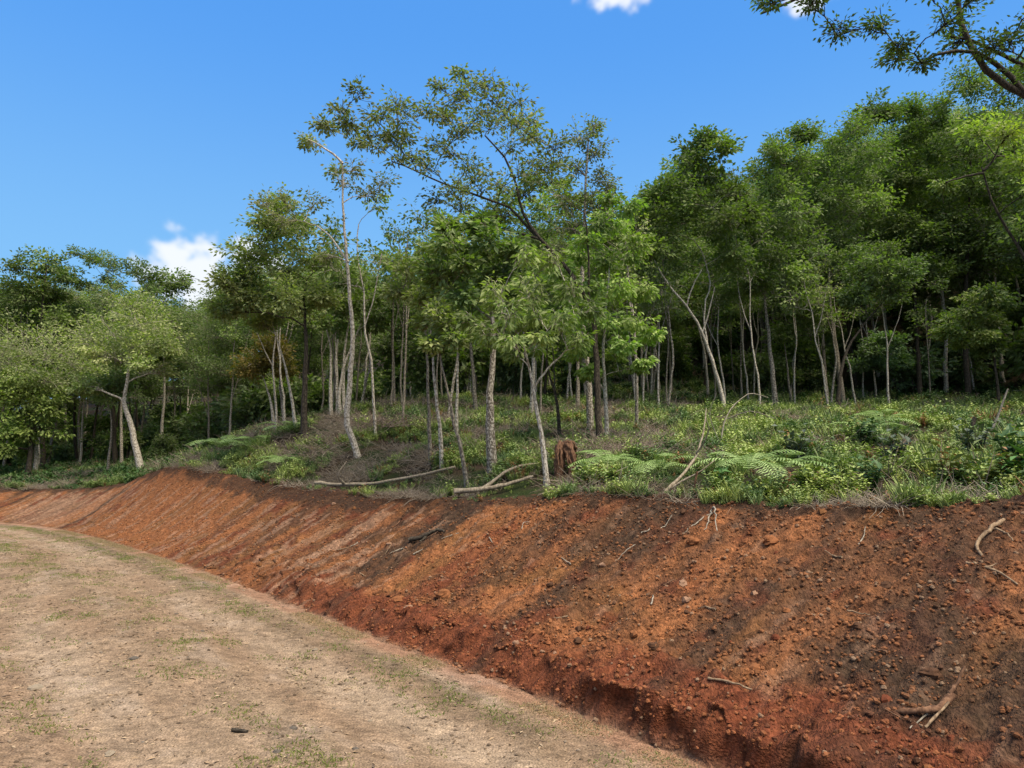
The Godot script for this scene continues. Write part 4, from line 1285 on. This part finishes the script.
const TREES := [
	["broadleaf_tree","small tree with low hanging broad yellow-green leaves at the left edge above the far bank",-16.5,24.35,0.16,1,1,16,24,2,[[[0,-0],[-0.02,1.29],[-0.22,2.66]]],[[-0.76,1.56,0.69],[0.19,1.7,0.62],[-0.4,2.38,0.75],[0.48,2.48,0.55],[-0.96,3,0.69],[-0.11,3.18,0.55],[-0.57,0.88,0.41]]],
	["umbrella_tree","spreading light green tree with flat layered crown and pale trunk at the far left",-16.63,25,0.13,0,2,18,26,2,[[[0,-0],[-0.04,1.6],[-0.19,2.84],[-0.11,3.73]]],[[-1.12,4.01,0.85],[0.02,4.44,0.85],[1.22,4.01,0.77],[-0.44,3.44,0.7],[0.84,3.3,0.63],[1.75,3.44,0.49],[-1.4,4.44,0.7]]],
	["tall_tree","tall yellow-green tree with dark trunk rising highest at the far left against the sky",-17.71,27,0.15,1,3,14,26,2,[[[0,0.15],[-0.21,2.72],[-0.37,5.23],[-0.31,6.6],[-0.23,7.79]]],[[-0.25,8.1,0.53],[-1,7.71,0.49],[0.49,7.47,0.34],[-1.66,7.07,0.61],[-0.85,6.6,0.57],[-1.9,6.13,0.68],[0.37,5.74,0.53],[-1.23,5.35,0.65],[-0.41,6.92,0.38],[-0.04,4.84,0.53]]],
	["forked_tree","sparse dark-limbed tree forking against the sky left of the white cloud",-15.52,28,0.15,1,4,12,22,2,[[[0,0.15],[-0.25,2.59],[-0.56,5.19],[-0.7,6.32]]],[[-1.71,8.41,0.39],[-1.09,8.17,0.32],[-0.11,8,0.51],[0.54,7.76,0.43],[-2.01,6.12,0.51],[0.98,7.1,0.35],[-1.31,7.1,0.32],[-0.56,7.34,0.24],[0.4,6.61,0.35]]],
	["leaning_tree","pale-trunked tree leaning left on the forest floor beyond the end of the red bank",-11.09,21.5,0.17,0,2,16,26,2,[[[0,-0.07],[-0.27,0.98],[-0.49,1.73],[-0.63,2.13],[-0.57,2.65],[-0.51,3.26],[-0.6,3.88]]],[[-0.93,4.28,0.73],[-0.03,4.59,0.61],[-1.72,4.09,0.61],[-0.29,3.79,0.51],[-1.19,3.48,0.42],[0.5,3.88,0.42],[-1.93,2.56,0.27],[0.11,3.17,0.3],[-0.67,5.12,0.48]]],
	["crooked_sapling","thin crooked sapling left of the leaning pale trunk",-12.73,22.45,0.08,2,4,16,26,2,[[[0,-0],[0.1,1.03],[0.12,1.82],[-0.01,2.39]]],[[-0.02,2.64,0.38],[0.3,3.09,0.35],[-0.36,2.96,0.32]]],
	["pale_tree","slim straight pale-trunked tree just right of the leaning trunk in the left forest",-14.49,29.65,0.12,0,3,16,26,2,[[[0,-0],[-0.06,1.2],[0.01,2.45],[-0.01,3.72],[-0.18,5.42]]],[[-0.23,6.45,0.84],[0.52,5.77,0.75],[-0.49,7.32,0.58],[0.75,4.57,0.67],[-0.86,4.57,0.63],[0.14,7.58,0.5]]],
	["crowned_tree","dark-trunked tree with a big rounded green crown right of the white cloud",-4.74,16.3,0.13,1,2,16,26,2,[[[0,-0],[-0.05,0.94],[-0.04,2.1],[-0.14,3.16],[-0.09,3.75]]],[[-0.91,4.72,0.46],[-0.31,4.86,0.46],[-1.37,4.23,0.37],[-0.58,3.99,0.51],[-1.81,3.52,0.32],[0.23,4.19,0.37],[-1.38,3.33,0.41],[-0.3,3.16,0.37],[-2.02,2.99,0.25],[0.35,3.33,0.3],[-1.02,5.1,0.25],[-0.51,5.27,0.23],[-1.49,3.8,0.3]]],
	["leaning_sapling","slim pale sapling leaning left in a narrow V beside a dark trunk",-5.25,17.45,0.07,0,2,16,26,2,[[[0,-0],[-0.17,0.81],[-0.37,1.68],[-0.7,2.68]]],[[-0.79,3.01,0.32],[-0.98,2.66,0.22],[-0.5,3.27,0.27]]],
	["rusty_leaved_tree","small tree with rusty yellow-brown leaves at the edge of the left forest",-6.97,21,0.1,0,5,16,26,2,[[[0,0.06],[-0.21,0.89],[-0.41,1.54]]],[[-0.48,2.02,0.44],[0.05,2.26,0.38],[-0.83,1.78,0.35],[0.24,1.75,0.3],[-0.32,2.53,0.3]]],
	["coppiced_tree","clump of several slim pale trunks rising together behind the white trunk",-4.73,19.3,0.09,0,3,9,20,2,[[[-0.19,-0],[-0.24,0.93],[-0.29,1.9],[-0.57,2.87]],[[-0.03,-0],[-0.08,1.2],[-0.17,2.31]],[[0.16,-0],[0.11,0.93],[0.14,2.03],[0.31,3.15]],[[0.08,-0],[0.04,0.65],[0.18,1.48],[0.6,2.59]]],[[-0.52,3.21,0.41],[0.12,2.87,0.35],[0.7,3.15,0.41],[-0.2,2.45,0.3],[0.99,2.54,0.33],[0.41,3.72,0.41],[-0.03,3.57,0.33]]],
	["white_trunked_tree","tall slender tree with smooth white trunk kinked at its base on the cleared slope",-3.06,14.45,0.1,0,6,9,17,1,[[[0,-0.01],[-0.15,0.26],[-0.28,0.7],[-0.25,1.38],[-0.19,2.31],[-0.28,3.36],[-0.37,4.42],[-0.43,5.39],[-0.42,6.04]],[[-0.29,3.95],[-0.57,4.35],[-0.81,4.63],[-1.04,4.81]],[[-0.42,5.98],[-0.75,6.28],[-1.13,6.5]]],[[-0.57,5.8,0.22],[-0.19,5.91,0.22],[0.36,5.76,0.18],[0.09,5.48,0.18],[-1.48,6.79,0.14],[-1.2,6.61,0.14],[-2.19,5.35,0.16],[-1.6,5.22,0.18],[-1.19,5.45,0.16],[-1.89,4.96,0.14],[-0.79,6.15,0.14],[-0.9,4.2,0.12]]],
	["forked_sapling","pale forked sapling beside dark foliage behind the heap of brush",-3.39,24,0.09,0,4,16,26,2,[[[0,0.19],[-0.08,0.74],[-0.29,1.25],[-0.47,1.94]],[[-0.08,0.74],[0.12,1.25],[0.22,1.77]]],[[-0.48,2.39,0.54],[0.25,2.18,0.44],[-0.91,1.94,0.41],[-0.17,2.87,0.47]]],
	["slim_tree","slim straight brownish tree, leftmost of the cluster of thin trunks mid-slope",-1.5,12.95,0.06,2,2,9,20,2,[[[0,-0.01],[-0.01,0.57],[-0.05,1.48],[-0.1,2.41],[-0.13,3.17]]],[[-0.4,3.55,0.27],[-0.03,3.81,0.24],[-0.65,3.17,0.22],[-0.2,2.98,0.22],[0.16,3.45,0.2]]],
	["slim_tree","slim tree with faint lean, second of the cluster of thin trunks mid-slope",-1.22,12.5,0.065,0,2,9,20,2,[[[0,-0.01],[-0.06,0.8],[-0.16,1.68],[-0.22,2.58]]],[[-0.07,3.13,0.21],[-0.33,2.58,0.18],[0.04,2.76,0.18],[-0.21,3.35,0.18]]],
	["slim_tree","thin trunk leaning left, ending right above the long fallen log",-0.67,11.1,0.06,2,2,9,20,2,[[[0,-0.01],[-0.13,0.53],[-0.24,1],[-0.37,1.55],[-0.47,2.11]]],[[-0.38,2.47,0.19],[-0.22,2.27,0.14],[-0.61,2.19,0.14],[-0.48,2.75,0.16]]],
	["slim_tree","thin grey tree standing behind the leaning trunk above the fallen log",-1.12,14.55,0.07,0,3,9,20,2,[[[0,-0],[-0.01,0.82],[0.01,1.85]]],[[0.29,2.48,0.27],[-0.04,2.86,0.25],[0.09,2.17,0.2]]],
	["mottled_tree","stout tree with mottled white and dark bark in the middle of the slope",-0.29,11.4,0.14,3,7,9,20,2,[[[0,-0.01],[-0.05,0.5],[-0.07,1.14],[-0.02,1.88],[-0.02,2.45],[-0.14,3.03]]],[[-0.4,3.28,0.27],[-0.73,3.62,0.24],[-0.08,3.69,0.22],[-0.96,3.18,0.21],[0.09,3.2,0.19],[-0.56,2.78,0.21],[-0.24,4.02,0.19],[0.35,3.58,0.16],[-0.77,3.99,0.16]]],
	["young_tree","young tree with pale stem and big drooping yellow-green leaves, nearest to the bank",0.51,9.9,0.07,0,8,8,12,2,[[[0,-0],[-0.07,0.44],[-0.13,0.92],[-0.2,1.34],[-0.26,1.67],[-0.34,1.95]],[[-0.2,1.34],[-0.05,1.58],[0.14,1.77]]],[[-0.54,2.3,0.18],[-0.26,2.67,0.18],[0.14,2.27,0.17],[-0.88,2.09,0.15],[-0.12,2.01,0.14],[-0.51,1.92,0.13],[0.28,2.76,0.17],[-0.31,3.05,0.15],[-0.75,2.7,0.15],[0.45,2.01,0.11],[0,3.22,0.14],[0.62,2.48,0.13],[-1.11,2.3,0.11],[-0.19,2.38,0.15]]],
	["brown_sapling","slender brown-barked sapling leaning left behind the torn stump",0.94,13.9,0.065,1,7,9,20,2,[[[0,-0],[-0.04,0.48],[-0.11,0.98],[-0.21,1.33],[-0.28,1.77]]],[[-0.28,2.17,0.23],[-0.06,2.41,0.22],[-0.5,2.41,0.2]]],
	["tall_tree","tall tree whose curved dark trunk arches left into the highest open crown",1.58,12.65,0.1,1,6,9,16,2,[[[0,-0],[-0.04,0.84],[-0.05,1.74],[-0.17,2.56],[-0.61,3.32],[-1.05,3.81],[-1.36,4.28],[-1.51,4.9],[-1.75,5.44],[-2.1,5.84]],[[-1.1,3.84],[-1.58,4.43],[-1.84,4.56],[-2.35,4.77],[-2.91,5.02],[-3.43,5.29],[-3.91,5.53]],[[-1.05,3.81],[-1.8,3.99],[-2.35,3.92]],[[-0.17,2.56],[-0.19,3.58],[-0.26,4.24]]],[[-2.27,6.49,0.21],[-1.9,6.58,0.18],[-1.52,6.25,0.18],[-2.57,6.1,0.18],[-1.23,5.86,0.16],[-1.99,6.1,0.2],[-2.8,5.71,0.16],[-1.6,5.71,0.2],[-1.21,5.48,0.18],[-2.36,5.48,0.2],[-3.1,5.94,0.14],[-3.47,5.61,0.18],[-3.76,5.48,0.14],[-0.84,5.34,0.18],[-0.84,4.96,0.21],[-1.32,4.77,0.18],[-2.17,4.9,0.2],[-2.61,4.58,0.18],[-1.8,4.48,0.18],[-3.09,4.86,0.16],[-4.24,6.21,0.14],[-4.69,6.1,0.14],[-5.07,5.94,0.12],[-3.92,6.04,0.14],[-4.55,5.79,0.14],[-4.18,5.67,0.14],[-3.62,6.02,0.14],[-2.92,6.45,0.11],[-2.51,6.76,0.11]]],
	["tall_tree","tall upright tree with mottled trunk and airy crown right of the arching tree",1.74,15.85,0.12,3,6,9,16,2,[[[0,-0],[-0.03,0.99],[-0.09,1.89],[-0.15,2.92],[-0.12,4.09],[-0.08,4.91],[-0.03,5.98],[0.03,6.71]]],[[-0.16,6.8,0.22],[0.21,6.46,0.2],[-0.3,6.08,0.2],[0.32,5.84,0.18],[0.06,5.36,0.22],[0.5,5.6,0.13],[-0.4,5.27,0.25],[0.19,7.07,0.16],[0.4,5.15,0.18],[-0.36,4.68,0.27],[-0.64,4.2,0.27]]],
	["broadleaf_tree","bright green broad-leaved tree with foliage hanging low right of the tall crowns",1.77,13.3,0.07,0,9,10,17,2,[[[0,0.07],[-0.01,0.79],[-0.05,1.73],[-0.01,2.5],[0.06,3.28]]],[[-0.12,4.03,0.24],[0.35,4.3,0.19],[0.57,3.63,0.21],[0.06,3.44,0.26],[-0.43,3.67,0.22],[0.78,2.89,0.19],[0.21,2.85,0.26],[-0.33,2.85,0.24],[0.47,2.27,0.22],[-0.1,2.21,0.24],[-0.64,2.31,0.22],[0.84,2.02,0.15],[0.23,1.73,0.19],[-0.49,1.73,0.19],[0.64,1.43,0.11],[-0.86,3.28,0.21],[0.04,4.54,0.15],[-0.3,1.35,0.11]]],
	["green_tree","light green tree filling the gap just right of the white trunk",-3.33,20,0.09,2,7,8,16,2,[[[0,-0.21],[-0.02,1.04],[-0.1,2.19],[-0.09,3.21]]],[[-0.46,3.06,0.42],[0.25,3.5,0.42],[-0.19,4.12,0.37],[0.69,3.06,0.39],[-0.61,2.34,0.34],[0.41,2.48,0.34],[0.06,2.83,0.34]]],
	["green_tree","rounded green tree behind the stout mottled trunk",-0.94,18.5,0.1,2,2,8,16,2,[[[0,-0.23],[-0.06,0.95],[-0.17,2.28],[-0.23,3.49]]],[[-0.45,4.31,0.39],[0.22,4.72,0.36],[-0.98,4.03,0.34],[0.62,4.17,0.36],[-0.18,3.49,0.39],[-0.71,3.22,0.31],[0.49,3.35,0.31],[-0.05,5.13,0.34],[0.22,2.76,0.31],[-0.99,5.32,0.31],[-0.38,5.82,0.31],[0.35,5.65,0.31],[-1.39,4.58,0.29],[-0.72,4.83,0.31],[0.75,5.13,0.29]]],
	["green_tree","pale green tree behind the arching trunk of the highest crown",0.48,18,0.1,0,7,8,16,2,[[[0,-0.14],[0.05,1],[0.11,2.29],[0.04,3.47]]],[[-0.01,4.66,0.38],[0.51,5.04,0.35],[-0.4,4.13,0.35],[0.63,4.26,0.35],[0.11,3.6,0.38],[0.76,3.34,0.33],[-0.53,3.34,0.3],[0.25,5.47,0.33],[0.11,2.81,0.3],[-0.48,5.74,0.3],[-0.01,6.22,0.28],[0.57,5.9,0.3],[0.98,5.57,0.28],[-0.27,5.14,0.33],[-0.85,5.25,0.28]]],
	["green_tree","mid-green tree behind the tall upright mottled tree",1.83,20,0.1,2,3,8,16,2,[[[0,-0.19],[0.04,1.17],[-0,2.61],[0.06,3.78]]],[[-0.15,5.49,0.37],[0.42,4.95,0.39],[-0.45,4.3,0.37],[0.7,4.13,0.39],[0.12,3.19,0.39],[-0.32,2.9,0.34],[0.75,3.05,0.34],[0.2,6.15,0.31],[0.78,5.73,0.31],[-0.43,6.51,0.28],[1.06,4.95,0.31]]],
	["slim_tree","slim mottled trunk in the shade just right of the bright broad-leaved tree",4.34,24.6,0.1,3,3,9,20,2,[[[0,-0],[-0.01,1.4],[-0.06,2.82]]],[[0.17,3.53,0.62],[-0.17,4.54,0.59],[0.71,4.07,0.55],[-0.54,3.53,0.42]]],
	["slim_tree","slim trunk with drooping pale leaf tuft on the shaded slope",5.26,26.6,0.09,2,4,9,20,2,[[[0,-0],[-0.01,1.33],[-0.11,2.28]]],[[-0.1,2.47,0.37],[0.36,2.86,0.49],[-0.01,3.44,0.49]]],
	["slim_tree","grey trunk in a pair of thin poles left of the forked white tree",6.04,26.7,0.1,2,4,9,20,2,[[[0,-0.01],[-0.08,1.33],[-0.1,2.48]]],[[-0.01,2.79,0.49],[0.45,3.25,0.49],[-0.38,3.64,0.49]]],
	["forked_white_tree","forked white-barked tree leaning left at the edge of the forest",6.18,20.4,0.1,0,3,18,26,2,[[[0,-0],[-0.23,0.92],[-0.5,1.86],[-0.71,2.44],[-1.1,3.09],[-1.5,3.57],[-1.84,4.11],[-2.07,4.59]],[[-0.52,1.94],[-0.56,2.74],[-0.45,3.42],[-0.3,3.69],[-0.4,4.41],[-0.58,5.07],[-0.93,5.37],[-1.19,5.4]],[[-0.66,2.33],[-0.44,2.98],[-0.3,3.63]],[[-1.1,3.09],[-0.98,3.57],[-0.67,4.17]]],[[-1.81,5.53,0.57],[-0.91,6.04,0.57],[-0.04,5.53,0.55],[-2.18,4.77,0.46],[0.38,4.77,0.46],[-0.59,6.9,0.55],[-1.49,6.59,0.49],[0.19,6.44,0.49],[-0.88,7.52,0.43],[-0.13,7.39,0.37],[0.74,5.83,0.37],[-2.4,5.68,0.4],[-1.94,6.29,0.43],[-0.57,7.89,0.29]]],
	["pale_sapling","thin white stem standing close beside the forked white tree",7.07,25.55,0.08,0,3,16,26,2,[[[0,-0],[-0.04,1.23],[-0.23,2.33],[-0.5,3.18]]],[[-0.56,3.63,0.47],[-0.18,4,0.43],[-0.91,4.19,0.43]]],
	["mottled_tree","mottled brownish tree right of the forked white tree with a wide crown",8.26,22.1,0.13,3,7,18,26,2,[[[0,-0],[-0.08,1.22],[-0.16,2.49],[-0.21,3.62],[0.03,5.08]]],[[-0.33,5.73,0.62],[0.64,6.13,0.59],[0.23,7.05,0.56],[-0.91,5.47,0.5],[0.99,5.08,0.53],[-0.17,4.75,0.5],[0.57,4.1,0.44],[-0.71,3.91,0.4],[1.04,7.89,0.47],[0.44,8.39,0.44],[1.27,8.93,0.34],[-0.09,7.89,0.4],[-0.39,4.1,0.4]]],
	["slim_tree","slim brownish trunk standing right beside the mottled tree",9.34,23.55,0.08,2,3,9,20,2,[[[0,-0],[-0.15,1.2],[-0.25,2.15]]],[[-0,2.56,0.43],[0.55,2.9,0.4],[-0.48,2.39,0.3],[0.19,3.17,0.4]]],
	["bent_tree","dark bent tree leaning right across the black gap in the forest",9.35,20.35,0.1,1,4,16,26,2,[[[0,-0],[0.14,1.09],[0.47,1.94],[0.99,2.64],[1.55,3.24]]],[[1.68,3.59,0.46],[1.15,4.13,0.46],[2.18,4.19,0.43],[0.56,3.35,0.32],[1.44,4.64,0.4]]],
	["leafy_sapling","small sapling with flat layers of blue-green leaves in the black gap",12.63,23.8,0.08,1,10,12,26,2,[[[0,-0],[0.03,1.18],[-0.03,2.03]]],[[-0.51,1.86,0.4],[0.21,2.03,0.37],[0.55,1.52,0.27],[-0.84,1.38,0.27],[-0.13,1.45,0.3],[-0.22,2.27,0.3]]],
	["tall_tree","tall grey tree right of the mottled one reaching the ridge of the canopy",11.05,23.5,0.14,2,7,18,26,2,[[[0,0.15],[-0.15,1.89],[-0.26,3.93],[-0.3,6.01]]],[[-0.11,8.76,0.63],[0.61,9.48,0.56],[1.33,10.2,0.5],[0.39,7.7,0.6],[-0.53,7.06,0.53],[1.25,8.48,0.56],[0.82,6.71,0.53],[2.03,10.2,0.4],[-0.66,8.12,0.43],[-0.05,5.66,0.5],[-0.47,4.62,0.4],[0.32,4.9,0.43]]],
	["tall_tree","tall dark-trunked tree right of the black gap with a dense crown",14.05,24.45,0.14,1,3,18,26,2,[[[0,-0.01],[0.07,1.77],[0.13,3.54],[0.14,4.97]]],[[0.22,5.77,0.69],[1.11,6.42,0.65],[-0.67,6.21,0.65],[0.64,7.52,0.69],[-0.23,7.89,0.59],[1.43,5.34,0.55],[-1.09,4.97,0.48],[0.9,8.93,0.55],[0.07,9.37,0.48],[0.11,4.43,0.45],[0.99,4.43,0.41]]],
	["tall_tree","tallest dense green tree at the right with its crown filling the upper corner",15.47,24,0.15,1,7,20,26,2,[[[0,0.23],[0.05,2.02],[0.25,4.11],[0.55,6.59],[0.77,8.4]]],[[0.02,10.53,0.61],[1.06,10.23,0.64],[2.15,10.6,0.57],[-0.73,9.79,0.51],[0.64,9.13,0.61],[1.83,8.11,0.54],[-0.46,8.4,0.54],[1.2,6.95,0.61],[0.24,7.31,0.51],[1.96,5.88,0.51],[0.92,5.34,0.51],[0.23,10.97,0.41],[2.58,11.72,0.41],[-1.41,10.23,0.41],[2.78,9.5,0.54]]],
	["thin_tree","thin dark-stemmed tree with yellowing leaves near the right edge",13.31,19.3,0.07,1,11,12,26,2,[[[0,-0],[-0.03,0.82],[-0.1,1.79],[-0.22,2.9]]],[[-0.95,2.71,0.35],[-0.24,2.48,0.35],[0.21,3.04,0.3],[-1.36,2.2,0.24],[-0.15,1.79,0.22],[-0.66,2.06,0.27],[-0.5,3.18,0.3]]],
	["overhanging_tree","near tree with mossy dark limb reaching in from the right over the sky",6.22,7.2,0.125,1,12,14,16,1,[[[0,0.01],[0.05,1.73],[-0.06,3.18],[-0.35,3.83],[-0.61,4.07],[-0.95,4.36],[-1.1,4.63],[-1.21,4.95],[-1.29,5.41],[-1.44,6.07]],[[-0.35,3.83],[-0.42,4.32],[-0.73,4.57],[-1.03,4.79],[-1.3,4.86]],[[-0.61,4.07],[-0.78,4.34],[-1,4.52],[-1.26,4.59],[-1.53,4.54],[-1.76,4.43]],[[-1.29,5.41],[-1.81,5.37],[-2.24,5.44],[-2.79,5.32],[-3.17,5.16],[-3.44,5.04]]],[[-3.5,4.96,0.07],[-3.06,4.9,0.06],[-2.59,4.86,0.1],[-2.29,4.79,0.1],[-1.99,4.96,0.12],[-1.9,4.63,0.1],[-1.63,4.68,0.1],[-1.76,4.39,0.07],[-1.14,4.86,0.12],[-0.89,4.57,0.12],[-0.96,5.16,0.18],[-2.35,5.27,0.18],[-2.89,5.34,0.14],[-0.79,4.14,0.1],[-0.45,4.79,0.18],[-1.37,5.48,0.16],[-2.13,4.48,0.06],[-1.41,4.91,0.1],[-1.28,4.4,0.08],[-0.76,4.91,0.12]]],
	["leaning_dark_tree","dark stem leaning in from the right edge with bright yellow-green leaves",8.88,11.5,0.085,1,13,14,18,1,[[[0,-0.03],[-0.14,1.77],[-0.41,2.86],[-0.64,3.29],[-0.91,3.77],[-1.08,4.46]],[[-1.05,4.39],[-0.76,4.67],[-0.49,4.56],[-0.2,4.39]],[[-1.05,4.35],[-1.38,4.29],[-1.68,4.18]]],[[-0.6,5.37,0.26],[-0.29,4.98,0.24],[-1.05,5.16,0.21],[-0.46,3.97,0.23],[-0.77,4.29,0.18],[-1.55,4.22,0.13],[-0.4,3.42,0.19],[-0.92,4.84,0.19],[-0.02,4.49,0.23]]]]


# ------------------------------------------------------------------ scene
func _ready() -> void:
	# camera
	var cam := Camera3D.new()
	cam.name = "camera"
	cam.fov = rad_to_deg(2.0 * atan(384.0 / FOCAL))
	cam.near = 0.05
	cam.far = 1500.0
	add_child(cam)
	cam.position = Vector3(0, EYE, 0)
	cam.rotation.x = atan(71.0 / FOCAL)
	cam.current = true
	# sky, sun, exposure
	var env := Environment.new()
	env.background_mode = Environment.BG_SKY
	env.sky = Sky.new()
	env.sky.sky_material = make_sky()
	env.tonemap_mode = Environment.TONE_MAPPER_LINEAR
	env.tonemap_exposure = 2.4
	env.sdfgi_enabled = true
	env.ssao_enabled = true
	env.ssil_enabled = true
	var we := WorldEnvironment.new()
	we.name = "surroundings"
	we.environment = env
	add_child(we)
	var sun := DirectionalLight3D.new()
	sun.name = "sun"
	sun.light_energy = 1.05
	sun.light_color = Color(1.0, 0.95, 0.86)
	sun.light_angular_distance = 40.0
	sun.shadow_enabled = true
	add_child(sun)
	sun.rotation_degrees = Vector3(-62.0, 48.0, 0.0)
	print("sky ", Time.get_ticks_msec())
	# noise for the land
	for f in [[na, 1, 0.5], [nb, 2, 0.6], [nc, 3, 0.4]]:
		f[0].seed = f[1]
		f[0].noise_type = FastNoiseLite.TYPE_SIMPLEX_SMOOTH
		f[0].frequency = f[2]
		f[0].fractal_octaves = 3
	make_materials()
	M.fern = []
	for c in [Color(0.30, 0.41, 0.15), Color(0.25, 0.36, 0.12)]:
		var m := leaf_mat("fern_fronds", Color(0.5, 0.6, 0.25))
		m.albedo_color = c.linear_to_srgb()
		M.fern.append(m)
	M.weeds = []
	for c in [Color(0.17, 0.23, 0.04), Color(0.09, 0.19, 0.05), Color(0.06, 0.12, 0.04), Color(0.12, 0.15, 0.05), Color(0.085, 0.11, 0.075), Color(0.36, 0.19, 0.10)]:
		var m := leaf_mat("weed_leaves", Color(0.5, 0.55, 0.25))
		m.albedo_color = c.linear_to_srgb()
		M.weeds.append(m)
	var hm: StandardMaterial3D = M.twig.duplicate()
	hm.albedo_color = Color(0.17, 0.125, 0.1).linear_to_srgb()
	M.heap = hm
	M.pale = bark_mat("bare_wood", Color(0.16, 0.125, 0.085), Color(0.36, 0.30, 0.22), 0.5, 19)
	make_edge()
	solve_hill()
	build_land()
	for k in TREES.size(): plant_tree(TREES[k], k)
	print("trees ", Time.get_ticks_msec())
	build_forest()
	build_weeds()
	build_ferns()
	build_lip_plants()
	build_wood()
	build_clods()
